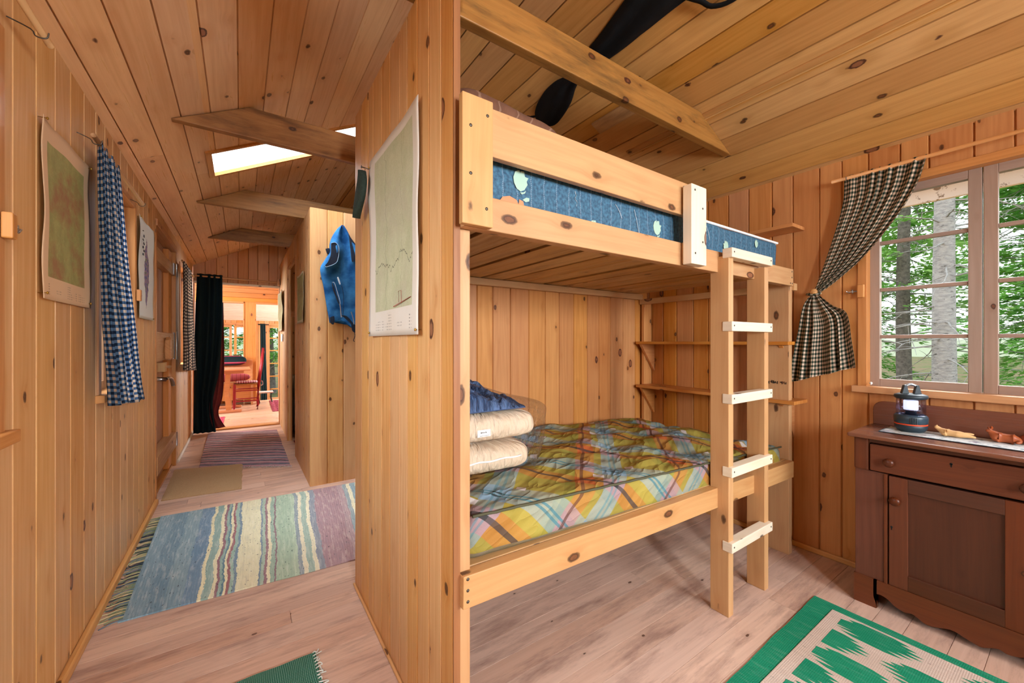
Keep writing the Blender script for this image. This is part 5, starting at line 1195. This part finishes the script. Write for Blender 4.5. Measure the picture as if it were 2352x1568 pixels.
# small pale animal lying with its legs stretched behind
def P3(x, y, z, r): return (x, y, ZT_ + z * 1.25 + .002, r * 1.45)
o = skin('carved_animal', [P3(2.545, .352, .010, .010), P3(2.548, .366, .011, .011), P3(2.552, .378, .012, .0095), P3(2.552, .390, .019, .0062), P3(2.549, .397, .026, .0062), P3(2.546, .405, .0265, .0038),
      P3(2.545, .335, .010, .0105), P3(2.546, .318, .009, .0085), P3(2.547, .300, .007, .005), P3(2.549, .282, .005, .0028),
      P3(2.560, .318, .012, .005), P3(2.566, .300, .013, .0035), P3(2.570, .290, .012, .0022), P3(2.537, .372, .005, .0045), P3(2.530, .366, .003, .003), P3(2.562, .374, .006, .0045), P3(2.568, .368, .003, .003)],
     [(0, 1), (1, 2), (2, 3), (3, 4), (4, 5), (0, 6), (6, 7), (7, 8), (8, 9), (7, 10), (10, 11), (11, 12), (2, 13), (13, 14), (2, 15), (15, 16)], CAR1)
tag(o, 'small pale carved wooden animal stretched out beside the lantern', 'figurine', 'carved wooden animals on the washstand')
for sx in (-1, 1):
    mb = MB(); mb.lathe([(0, .003), (.0022, .002), (.0024, 0)], n=8, M=Matrix.Translation((2.549 + sx * .004, .397, ZT_ + .0405))); mb.build('ear', CAR1, o)
o2 = skin('carved_deer', [P3(2.575, .205, .013, .013), P3(2.574, .222, .014, .0125), P3(2.573, .236, .018, .009), P3(2.571, .245, .029, .0075), P3(2.567, .252, .033, .0055), P3(2.563, .258, .031, .0035),
      P3(2.575, .188, .013, .013), P3(2.574, .174, .011, .010), P3(2.566, .168, .006, .005), P3(2.556, .180, .004, .0035), P3(2.560, .232, .006, .005), P3(2.553, .222, .004, .0035), P3(2.585, .235, .006, .005), P3(2.590, .225, .004, .0035)],
     [(0, 1), (1, 2), (2, 3), (3, 4), (4, 5), (0, 6), (6, 7), (7, 8), (8, 9), (2, 10), (10, 11), (2, 12), (12, 13)], CAR2)
tag(o2, 'reddish carved wooden deer lying down, middle of the three carved animals', 'figurine', 'carved wooden animals on the washstand')
for sx, sy in ((-1, .004), (1, -.002)):
    mb = MB(); mb.tube([(2.571 + sx * .004, .246, ZT_ + .044), (2.571 + sx * .012, .246 + sy, ZT_ + .054), (2.571 + sx * .018, .247 + sy, ZT_ + .060)], [.004, .0045, .001], 6, flat=.6); mb.build('ear', CAR2, o2)
o3 = skin('carved_bear', [P3(2.600, .120, .020, .020), P3(2.600, .142, .019, .018), P3(2.598, .158, .016, .013), P3(2.596, .170, .013, .009), P3(2.594, .178, .011, .006), P3(2.600, .098, .021, .021), P3(2.600, .078, .017, .015),
      P3(2.585, .140, .007, .007), P3(2.580, .148, .005, .005), P3(2.615, .140, .007, .007), P3(2.585, .086, .007, .008), P3(2.580, .095, .005, .005)],
     [(0, 1), (1, 2), (2, 3), (3, 4), (0, 5), (5, 6), (1, 7), (7, 8), (1, 9), (6, 10), (10, 11)], CAR3)
tag(o3, 'dark reddish shaggy carved animal at the right edge beyond the deer', 'figurine', 'carved wooden animals on the washstand')

# ------------------------------------------------------------------ window toggles
def toggle(xf, s, y, z, label, d=1):
    t = thing('window_toggle', label, 'latch', (xf, y, z), 'wooden toggles on the window frames')
    mb = MB(); mb.box(min(xf, xf - s * .022), max(xf, xf - s * .022), y - .014, y + .014, z - .034, z + .034, axis=2); mb.build('block', TRIMW, t, bevel=.004)
    mb = MB(); mb.tube([(xf - s * .012, y + d * .012, z), (xf - s * .016, y + d * .028, z), (xf - s * .010, y + d * .055, z)], .0035, 8)
    mb.tube([(xf - s * .014, y + d * .034, z + .010), (xf - s * .014, y + d * .034, z - .010)], .004, 8); mb.tube([(xf - s * .013, y + d * .045, z - .007), (xf - s * .013, y + d * .060, z + .004)], .003, 8); mb.build('screw_eye', STEEL, t)
toggle(XR - .010, 1, .692, 1.463, 'wooden toggle with wing screw on the right window frame')
toggle(XL + .010, -1, 1.600, 1.502, 'wooden toggle with wing screw at the left photo edge')
toggle(XL + .010, -1, 3.215, 1.475, 'wooden toggle with wing screw below the lake poster side of the hall window')
mb = MB(); mb.lathe([(0, .006), (.006, .004), (.007, 0)], n=12, M=Matrix.Translation((2.692, .655, .985)) @ Matrix.Rotation(R(-90), 4, 'Y')); mb.tube([(2.69, .655, .985), (2.682, .652, .978)], .003, 6)
mb.build('knob', plain('white_knob', 'e6e6e2', .3), WIN1)['label'] = 'small white round knob'

# peg and hook on the beam side above the upper bunk
mb = MB(); mb.tube([(.52, 1.222, 2.335), (.60, 1.10, 2.325)], .010, 10); mb.tube(spline([(.60, 1.10, 2.345), (.612, 1.095, 2.33), (.60, 1.10, 2.30), (.585, 1.105, 2.29)], 10), .004, 6)
tag(mb.build('coat_peg', LUMB), 'wooden peg sticking out from the big tie beam beside the partition', 'peg')
# ------------------------------------------------------------------ things in the far room
RED = plain('red_paint', '9e1c2c', .35, var=.15); 
ch = thing('ladder_back_chair', 'red painted ladder-back chair at the table in the far room', 'chair', (.12, 8.55, 0))
def tb(name, pts, r, mat=RED, parent=ch, n=10): mb = MB(); mb.tube(pts, r, n); return mb.build(name, mat, parent)
cx0, cx1, cy0, cy1 = -.09, .27, 8.38, 8.74
for y in (cy0, cy1): tb('front_leg', [(cx0, y, 0), (cx0 + .002, y, .08), (cx0 + .006, y, .43), (cx0 + .006, y, .465)], [.015, .022, .022, .014])
for y in (cy0, cy1): tb('back_leg', [(cx1 - .02, y, 0), (cx1 - .008, y, .10), (cx1, y, .45), (cx1 + .05, y, .80), (cx1 + .075, y, 1.085)], [.014, .021, .021, .018, .013])
for z in (.16, .34): tb('side_stretcher', [(cx0, cy0, z), (cx1, cy0, z)], .010); tb('side_stretcher', [(cx0, cy1, z), (cx1, cy1, z)], .010)
for z in (.20, .37): tb('front_stretcher', [(cx0, cy0, z), (cx0, cy1, z)], .010); tb('rear_stretcher', [(cx1, cy0, z), (cx1, cy1, z)], .010)
for z, h in ((.62, .05), (.76, .05), (.90, .055), (1.02, .06)):
    dx = cx1 + (z - .45) * .14; mb = MB(); mb.box(dx - .006, dx + .006, cy0 + .01, cy1 - .01, z - h / 2, z + h / 2); mb.build('slat', RED, ch, bevel=.004)
mb = MB(); mb.box(cx0 - .005, cx1, cy0 + .012, cy1 - .012, .435, .460); mb.build('seat', plain('rush_seat', 'a8763e', .8, var=.3, nscale=60), ch, bevel=.008)
g = G('pink_check', .85, 0, .1); t_ = g.n('TexCoord').outputs['Object']; s_ = g.n('SeparateXYZ', {0: t_}); fx = g.m('LESS_THAN', g.m('FRACT', g.m('MULTIPLY', s_.outputs[0], 28.0)), .5); fy = g.m('LESS_THAN', g.m('FRACT', g.m('MULTIPLY', s_.outputs[1], 28.0)), .5)
g.col(g.mix(g.m('MULTIPLY', g.m('ADD', fx, fy), .5), srgb('8e2a4a'), srgb('e8d6dc'))); PCH = g.mat
def pad(name, x0, x1, y0, y1, z0, z1, mat, label, cat, group=None, M=None):
    rows = []
    for i in range(16):
        ph = -math.pi / 2 + math.pi * i / 15; row = []
        for k in range(32):
            th = 2 * math.pi * k / 32; c_, s_2 = math.cos(th), math.sin(th); sq = (abs(c_) ** 5 + abs(s_2) ** 5) ** -.2 * abs(math.cos(ph)) ** .45
            row.append(((x0 + x1) / 2 + (x1 - x0) / 2 * c_ * sq, (y0 + y1) / 2 + (y1 - y0) / 2 * s_2 * sq, (z0 + z1) / 2 + (z1 - z0) / 2 * math.sin(ph)))
        rows.append(row)
    if M: rows = [[tuple(M @ Vector(p)) for p in r_] for r_ in rows]
    mb = MB(); mb.grid(rows, [[(p[0], p[2]) for p in r_] + [(r_[0][0], r_[0][2])] for r_ in rows], .5, closeu=True); o = mb.build(name, mat); return tag(o, label, cat, group)
cp = pad('seat_cushion', cx0 + .01, cx1 - .01, cy0 + .02, cy1 - .02, .462, .497, PCH, 'pink and white checked cushion on the red chair', 'cushion')
mb = MB(); mb.tube(spline([(cx1 + .005, cy0 + .02, .475), (cx1 + .05, cy0 - .01, .50), (cx1 + .06, cy0 - .02, .44), (cx1 + .03, cy0 - .01, .42)], 14), .006, 6); mb.build('tie', PCH, cp)
# table
tbw = thing('dining_table', 'varnished pine table seen past the dark curtain in the far room', 'table', (-.35, 8.45, 0))
TP = wood('varnished_table', 'd9a27c', 'c08058', kd=.1, rough=.18, var=.02)
part('tabletop', TP, lambda m: m.box(-.95, .145, 8.12, 8.86, .705, .735, axis=0), tbw, bevel=.01)
part('apron', PINEO, lambda m: m.box(-.90, .05, 8.20, 8.24, .655, .704, axis=0), tbw)
for y in (8.20, 8.76):
    mb = MB(); mb.prism([(.02, .03), (.02, -.05)][:0] or [(8.0, 0)][:0] or [(.655, -.21), (.655, -.14), (.30, -.16), (.05, -.12), (.05, -.20), (.30, -.22)], 1, y, y + .04, axis=0)
    fix_normals(mb.build('leg', PINEO, tbw, bevel=.003))
    part('foot', TP, lambda m: m.box(-.45, .02, y - .005, y + .045, 0, .05, axis=0), tbw, bevel=.015)
part('stretcher', PINEO, lambda m: m.box(-.20, -.16, 8.24, 8.76, .22, .29, axis=1), tbw)
# bench with cushions against the low wall
bn = thing('window_bench', 'pine bench with back behind the table under the interior window', 'bench', (-.2, 9.2, 0))
part('seat_board', PINEO, lambda m: m.box(-1.2, .20, 9.02, 9.42, .40, .43, axis=0), bn)
part('backrest', PINEO, lambda m: m.box(-1.2, .20, 9.40, 9.44, .43, .84, axis=0), bn)
part('front_panel', PINEO, lambda m: m.box(-1.2, .20, 9.06, 9.09, .10, .40, axis=0), bn)
part('end_panel', PINEO, lambda m: m.box(.165, .20, 9.02, 9.42, 0, .43, axis=2), bn)
part('end_panel', PINEO, lambda m: m.box(-1.2, -1.165, 9.02, 9.42, 0, .43, axis=2), bn)
BC = G('dusty_red_cushion', .85, 0, .1); u, v = BC.uv(); BC.col(BC.mix(BC.m('LESS_THAN', BC.m('FRACT', BC.m('MULTIPLY', u, 16.0)), .08), srgb('94464a'), srgb('5c2428'))); 
pad('bench_cushion', -.60, .16, 9.04, 9.20, .45, .60, BC.mat, 'dusty red cushion standing on the bench under the table edge', 'cushion', 'cushions on the far bench')
g = G('plaid_pillow', .85, 0, .1); u, v = g.uv(); fv = g.m('FRACT', g.m('MULTIPLY', v, 7.0))
g.col(g.ramp(fv, [(0, '16242a'), (.40, 'a03048'), (.46, '16242a'), (.52, 'b04058'), (.60, 'd06a80'), (.64, '1a2c30')], True))
pad('plaid_pillow', -.55, .10, 9.28, 9.39, .74, .93, g.mat, 'dark green plaid pillow with red stripes leaning above the far bench', 'cushion', 'cushions on the far bench')
# planter on the sill
pt = thing('planter_box', 'small dark planter box on the sill in the far room', 'planter', (-.02, 9.54, .80))
part('box', plain('dark_box', '3c322c', .7), lambda m: m.box(-.115, .03, 9.50, 9.60, .802, .90), pt)
mb = MB(); rr = random.Random(2)
for k in range(26):
    x = rr.uniform(-.10, .015); y = rr.uniform(9.52, 9.58); mb.tube([(x, y, .89), (x + rr.uniform(-.02, .02), y, .93), (x + rr.uniform(-.04, .04), y + rr.uniform(-.02, .02), .95)], [.003, .006, .001], 5)
mb.build('plant', plain('plant_green', '4a6a34', .7), pt)['kind'] = 'stuff'
# dark green curtain on the far wall, stool, red rugs
GRN = plain('dark_green_curtain', '17343a', .85, var=.3, nscale=50)
fc = thing('green_curtain', 'dark blue-green curtain beside the french door in the far room', 'curtain', (.45, 11.05, -.3))
cloth_x('drape', [(.385, 1.62), (.39, .8), (.39, -.3)], [(.490, 1.62), (.505, .8), (.53, -.3)], 30, 60, lambda s, t: 11.08, 4, lambda s, t: .02, GRN, fc)
mb = MB(); mb.tube([(.34, 11.1, 1.60), (.56, 11.1, 1.60)], .012, 8); mb.build('pole', BLACKM, fc)
st = thing('low_stool', 'low white-topped stool behind the red chair in the far room', 'stool', (.40, 9.25, 0))
part('top', plain('stool_top', 'c9c4c0', .4), lambda m: m.box(.27, .54, 9.12, 9.36, .19, .215), st, bevel=.006)
for x, y in ((.29, 9.14), (.50, 9.14), (.29, 9.32), (.50, 9.32)):
    mb = MB(); mb.tube([(x + .02, y, 0), (x, y, .10), (x + .01, y, .19)], .012, 8); mb.build('leg', plain('stool_leg', '4a4a4c', .4) if x == .29 and y == 9.14 else bpy.data.materials['stool_leg'], st)
RR = rug_mat('red_rug', [(0, '8e2f42'), (.3, 'a04456'), (.6, '86283c')], .12, noise_amt=.3, dark='4c1a26')
rug('red_rug', [(.455, 7.94), (1.1, 7.94), (1.1, 9.44), (.48, 9.44)], RR, 'red rug on the right part of the far room floor', seed=21, group='red rugs in the far rooms')
rug('red_rug', [(-.62, 7.10), (-.208, 7.10), (-.20, 7.82), (-.62, 7.82)], rug_mat('pink_red_rug', [(0, 'b8405a'), (.3, 'd06a7c'), (.6, 'a83850')], .10, noise_amt=.25, dark='6c2434'), 'pinkish red rug peeking out below the dark curtain', seed=22, group='red rugs in the far rooms')
rug('red_rug', [(.53, 4.75), (1.1, 4.75), (1.1, 5.45), (.53, 5.45)], RR, 'small red rug just inside the closet doorway', seed=23, group='red rugs in the far rooms')

# ------------------------------------------------------------------ closet room beyond the doorway
bd = thing('low_bed', 'bed edge under a pale hanging blanket inside the closet doorway', 'bed', (1.1, 6.1, 0))
part('bed_frame', PINEO, lambda m: m.box(.62, 1.6, 5.55, 6.6, .10, .30, axis=1), bd)
for x, y in ((.64, 5.58), (1.52, 5.58), (.64, 6.52), (1.52, 6.52)): part('leg', PINEO, lambda m: m.box(x, x + .06, y, y + .06, 0, .10, axis=2), bd)
g = G('striped_blanket', .9, 0, .1); u, v = g.uv(); g.col(g.mix(g.m('LESS_THAN', g.m('FRACT', g.m('MULTIPLY', u, 30.0)), .4), srgb('d8d2c8'), srgb('b4b2b4')))
rows = [[(.60 - .02 * math.sin(k * .7) - .02 * t, 5.50 + .04 * k, .72 - .62 * t) for k in range(27)] for t in [j / 14 for j in range(15)]]
top_ = [[(.60 + .9 * (1 - j / 8), 5.50 + .04 * k, .74 - .02 * (j / 8)) for k in range(27)] for j in range(8)]
mb = MB(); mb.grid(top_ + rows, [[(k * .04, j * .05) for k in range(28)] for j in range(23)], .5)
tag(mb.build('striped_blanket', g.mat, None, solid=.01), 'pale striped blanket hanging over the bed edge in the closet doorway', 'blanket')
part('mattress', plain('bed_mattress', '9a948a', .8), lambda m: m.box(.62, 1.6, 5.56, 6.56, .30, .70), bd, bevel=.03)
dkc = thing('dark_coat', 'dark coat hanging just inside the closet doorway', 'coat', (.66, 5.75, .9))
rows = []
for z, w_, dy in ((1.50, .04, .03), (1.42, .10, .07), (1.2, .10, .09), (.9, .10, .10), (.80, .10, .11)):
    rows.append([(0.68 + w_ * .6 * math.cos(2 * math.pi * k / 20) * (1 + .1 * math.sin(k * 2)), 5.75 + dy * math.sin(2 * math.pi * k / 20), z) for k in range(20)])
mb = MB(); mb.grid(rows, None, .5, closeu=True, caps=True); mb.build('body', plain('coat_dark', '20242c', .9, var=.3, nscale=20), dkc)
mb = MB(); mb.tube([(.68, 5.75, 1.50), (.68, 5.70, 1.54), (.68, 5.545, 1.54)], .004, 6); mb.build('hook', STEEL, dkc)
hp = thing('rope_coil', 'coil of pale rope hanging high in the closet doorway', 'rope', (.56, 5.45, 1.55))
for j in range(3):
    mb = MB(); mb.tube([(.545 + .012 * j, 5.33 + (.10 + .012 * j) * math.cos(a), 1.80 + (.24 - .012 * j) * math.sin(a)) for a in [2 * math.pi * k / 36 for k in range(36)]], .006, 6, close=True); mb.build('loop', plain('rope', 'b08a5c', .8) if j == 0 else bpy.data.materials['rope'], hp)
mb = MB(); mb.box(.506, .90, 5.50, 5.54, 1.50, 1.56, axis=0); mb.box(.506, .520, 5.50, 5.54, 0, 1.50, axis=2); tag(mb.build('closet_partition_stud', PINEO), 'short pine stud and rail inside the closet doorway', 'stud')

# ------------------------------------------------------------------ outdoors
GND = G('forest_ground', .95, 0, .1); t_ = GND.n('TexCoord').outputs['Object']; nn = GND.noise(t_, .8, 5, .7); n2 = GND.noise(t_, 7, 4); GND.col(GND.mix(GND.mr(nn, .4, .6), GND.mix(n2, srgb('4c5a34'), srgb('6f7a48')), GND.mix(n2, srgb('6e5a44'), srgb('8a745a')))); GND.bump(n2, .6, .05)
mb = MB(); rows = [[(-30 + 2.0 * k, -22 + 2.0 * j, -.62 + .12 * nz(k * .5, j * .5)) for k in range(50)] for j in range(40)]; mb.grid(rows, None, .5)
o = mb.build('ground', GND.mat); tag(o, 'mossy forest ground outside the windows', 'ground', kind='stuff')
# eave board seen through the top of the right window
g = G('peeling_white_paint', .8, 0, .1); t_ = g.n('TexCoord').outputs['Object']; nn = g.noise(t_, 22, 5, .75); g.col(g.mix(g.mr(nn, .56, .62), srgb('e6dfd2'), srgb('8d7a66'))); g.bump(nn, .4, .004)
mb = MB(); mb.box(3.22, 3.245, -1.9, 3.5, 1.99, 2.10, axis=1); tag(mb.build('eave_board', g.mat, bevel=.004), 'peeling white eave board outside above the right window', 'board')
mb = MB(); P = [Vector((2.80, -2.0, 2.28)), Vector((3.27, -2.0, 2.065)), Vector((3.27, 3.6, 2.065)), Vector((2.80, 3.6, 2.28))]
mb.add(P + [p + Vector((.0, 0, .03)) for p in P], [(0, 1, 2, 3), (7, 6, 5, 4), (0, 4, 5, 1), (1, 5, 6, 2), (2, 6, 7, 3), (3, 7, 4, 0)], [[(0, 0)] * 4] * 6); ev = mb.build('eave', plain('eave_boards', '9a8468', .8)); ev['kind'] = 'structure'

def bark(name, a, b, sc_=14):
    g = G(name, .9, 0, .1); u, v = g.uv(); n1 = g.noise(g.vec(g.m('MULTIPLY', u, float(sc_)), g.m('MULTIPLY', v, 12.0)), 1.0, 5, .7); n2 = g.noise(g.vec(g.m('MULTIPLY', u, 30.0), g.m('MULTIPLY', v, 9.0)), 1.0, 3, .6)
    c = g.mix(g.mr(n1, .35, .65), srgb(a), srgb(b)); c = g.mix(g.mr(n2, .60, .68, 0, .8), c, srgb('3c3834')); g.col(c); g.bump(n1, .6, .02); return g.mat
BK1 = bark('pale_grey_bark', '8c8a8a', 'b4b0ac', 40); BK2 = bark('grey_bark', '5e5854', '857c76'); BK3 = bark('twig_bark', 'a8a6a2', '8a8682')
def leafmat(name, a, b):
    g = G(name, .7, 0, .2); r_ = g.rnd(); g.col(g.mix(r_, srgb(a), srgb(b))); nt = g.nt; out = nt.nodes['Material Output']
    t = g.n('BsdfTranslucent', {'Color': g.mix(r_, srgb(a), srgb(b))}); m_ = g.n('MixShader', {0: .4, 1: g.b.outputs[0], 2: t.outputs[0]}); nt.links.new(m_.outputs[0], out.inputs[0]); return g.mat
LF1 = leafmat('spruce_needles', '4c8a3c', '9cd46a'); LF2 = leafmat('bright_needles', '68a84a', 'c0e68a'); LF3 = leafmat('deep_needles', '1f4a24', '4a8038')
def trunk_mb(h, r0, r1, bend, seed, stubs=0):
    mb = MB(); rr = random.Random(seed); pts = []; rs = []
    for i in range(14):
        t = i / 13; pts.append((bend * nz(t * 2, seed) , bend * nz(t * 2, seed, 5), h * t)); rs.append(r0 + (r1 - r0) * t + (.25 * r0 * (1 - t * 14) if t < .07 else 0))
    mb.tube(pts, rs, 14); return mb
def twigs_mb(h0, h1, n, L, seed, r=.012):
    mb = MB(); rr = random.Random(seed)
    for i in range(n):
        z = rr.uniform(h0, h1); a = rr.uniform(0, 6.28); l_ = L * rr.uniform(.4, 1.1); up = rr.uniform(-.25, .35); p = Vector((.05 * math.cos(a), .05 * math.sin(a), z)); d = Vector((math.cos(a), math.sin(a), up)); pts = [p]
        for k in range(5):
            d = (d + Vector((rr.uniform(-.25, .25), rr.uniform(-.25, .25), rr.uniform(-.3, .12)))).normalized(); p = p + d * l_ / 5; pts.append(p.copy())
            if k in (1, 2, 3):
                e_ = (d + Vector((rr.uniform(-.9, .9), rr.uniform(-.9, .9), rr.uniform(-.5, .5)))).normalized(); mb.tube([p, p + e_ * l_ * .16, p + e_ * l_ * .3 + Vector((0, 0, -.03))], [r * .45, r * .3, r * .12], 4)
        mb.tube(pts, [r, r * .85, r * .7, r * .5, r * .35, r * .15], 5)
    return mb
def foliage_mb(h0, h1, rad0, rad1, n, seed, dens=60, size=.10, droop=.35):
    """sprays of needle cards along drooping boughs"""
    mb = MB(); rr = random.Random(seed); V = []; F = []; RN = []
    for i in range(n):
        t = rr.random() ** .9; z = h0 + (h1 - h0) * t; a = rr.uniform(0, 6.28); Lb = (rad0 + (rad1 - rad0) * t) * rr.uniform(.6, 1.1)
        d = Vector((math.cos(a), math.sin(a), rr.uniform(-.05, .25))); side = Vector((-math.sin(a), math.cos(a), 0)); shade = rr.random()
        for k in range(dens):
            s = rr.uniform(.22, 1.0); w_ = .42 * Lb * (1 - s) * rr.uniform(-1, 1) + .05 * rr.uniform(-1, 1)
            p = Vector((0, 0, z)) + d * Lb * s + side * w_ + Vector((0, 0, -droop * Lb * s * s - abs(w_) * .35 + rr.uniform(-.04, .04)))
            dd = (d * .8 + side * (1.2 if w_ > 0 else -1.2) * rr.uniform(.1, 1) + Vector((0, 0, -.25 + rr.uniform(-.35, .35)))).normalized()
            n_ = dd.cross(Vector((rr.uniform(-.5, .5), rr.uniform(-.5, .5), 1))).normalized(); l_ = size * rr.uniform(.6, 1.3); b = len(V)
            V += [p - n_ * l_ * .16, p + dd * l_ * .5 - n_ * l_ * .20, p + dd * l_, p + dd * l_ * .5 + n_ * l_ * .20, p + n_ * l_ * .16]
            F.append((b, b + 1, b + 2, b + 3, b + 4)); RN.append(min(1, max(0, shade * .6 + rr.random() * .5)))
    for f, r_ in zip(F, RN): mb.f.append(list(f)); mb.uv += [(0, 0)] * 5; mb.r.append(r_); mb.sm.append(False); mb.mi.append(0)
    mb.v = [tuple(v) for v in V]; return mb
def tree(name, label, cat, x, y, r0, h, bk, lf, fol, tw=None, group='trees outside the windows', seed=1):
    t = thing(name, label, cat, (0, 0, 0), group); ORG[t.name] = Vector((0, 0, 0))
    trunk_mb(h, r0, r0 * .35, .12, seed).build('trunk', bk, t)
    if fol:
        o = fol.build('foliage', lf, t); o['kind'] = 'stuff'
    if tw: o = tw.build('dead_twigs', BK3, t); o['kind'] = 'stuff'
    t.location = (x, y, -.62); return t
tree('pale_tree', 'tall pale grey trunk standing closest outside the right window', 'tree', 7.3, 1.06, .125, 9, BK1, LF1, None, twigs_mb(.8, 4.2, 34, 1.1, 3), seed=2)
FA = foliage_mb(1.0, 8.5, 1.7, .4, 160, 11, dens=150, size=.10)
spA = tree('spruce_tree', 'bushy green spruce filling the right pane of the right window', 'tree', 9.8, .15, .10, 9, BK2, LF1, FA, twigs_mb(.6, 5, 40, 1.3, 9), seed=4)
FB = foliage_mb(2.2, 9.5, 2.0, .4, 130, 23, dens=140, size=.12)
spB = tree('spruce_tree', 'darker grey trunk with high green boughs, just left of the pale trunk', 'tree', 11.0, 2.15, .13, 10, BK2, LF2, FB, twigs_mb(.8, 4.6, 46, 1.7, 17), seed=6)
def tcopy(src, x, y, rz, s, label):
    c = copy_tree(src); c.location = (x, y, -.62); c.rotation_euler.z = rz; c.scale = (s, s, s * random.uniform(.9, 1.15)); c['label'] = label; return c
tcopy(spA, 13.5, 3.9, 1.2, 1.15, 'spruce farther left behind the tied curtain, outside the right window')
tcopy(spB, 15.5, 1.7, 2.4, 1.2, 'spruce directly behind the pale trunk, outside the right window')
tcopy(spB, 14.0, .75, 4.0, 1.0, 'thin dark trunk just right of the pale trunk outside')
tcopy(spA, 17.0, 5.5, 3.0, 1.3, 'farthest spruce to the left outside the right window')
tcopy(spB, 16.0, -.8, 5.0, 1.2, 'spruce far behind the bushy one in the right pane')
tcopy(spA, .9, 16.0, 2.0, 1.1, 'spruce beyond the french door of the far room')
tcopy(spB, 2.3, 18.5, 2.9, 1.2, 'tall spruce right of the french door of the far room')
tcopy(spA, -1.2, 15.2, 4.4, 1.0, 'spruce beyond the small far-room window')
tcopy(spB, -3.2, 19.0, 5.1, 1.2, 'spruce far left beyond the far-room window')
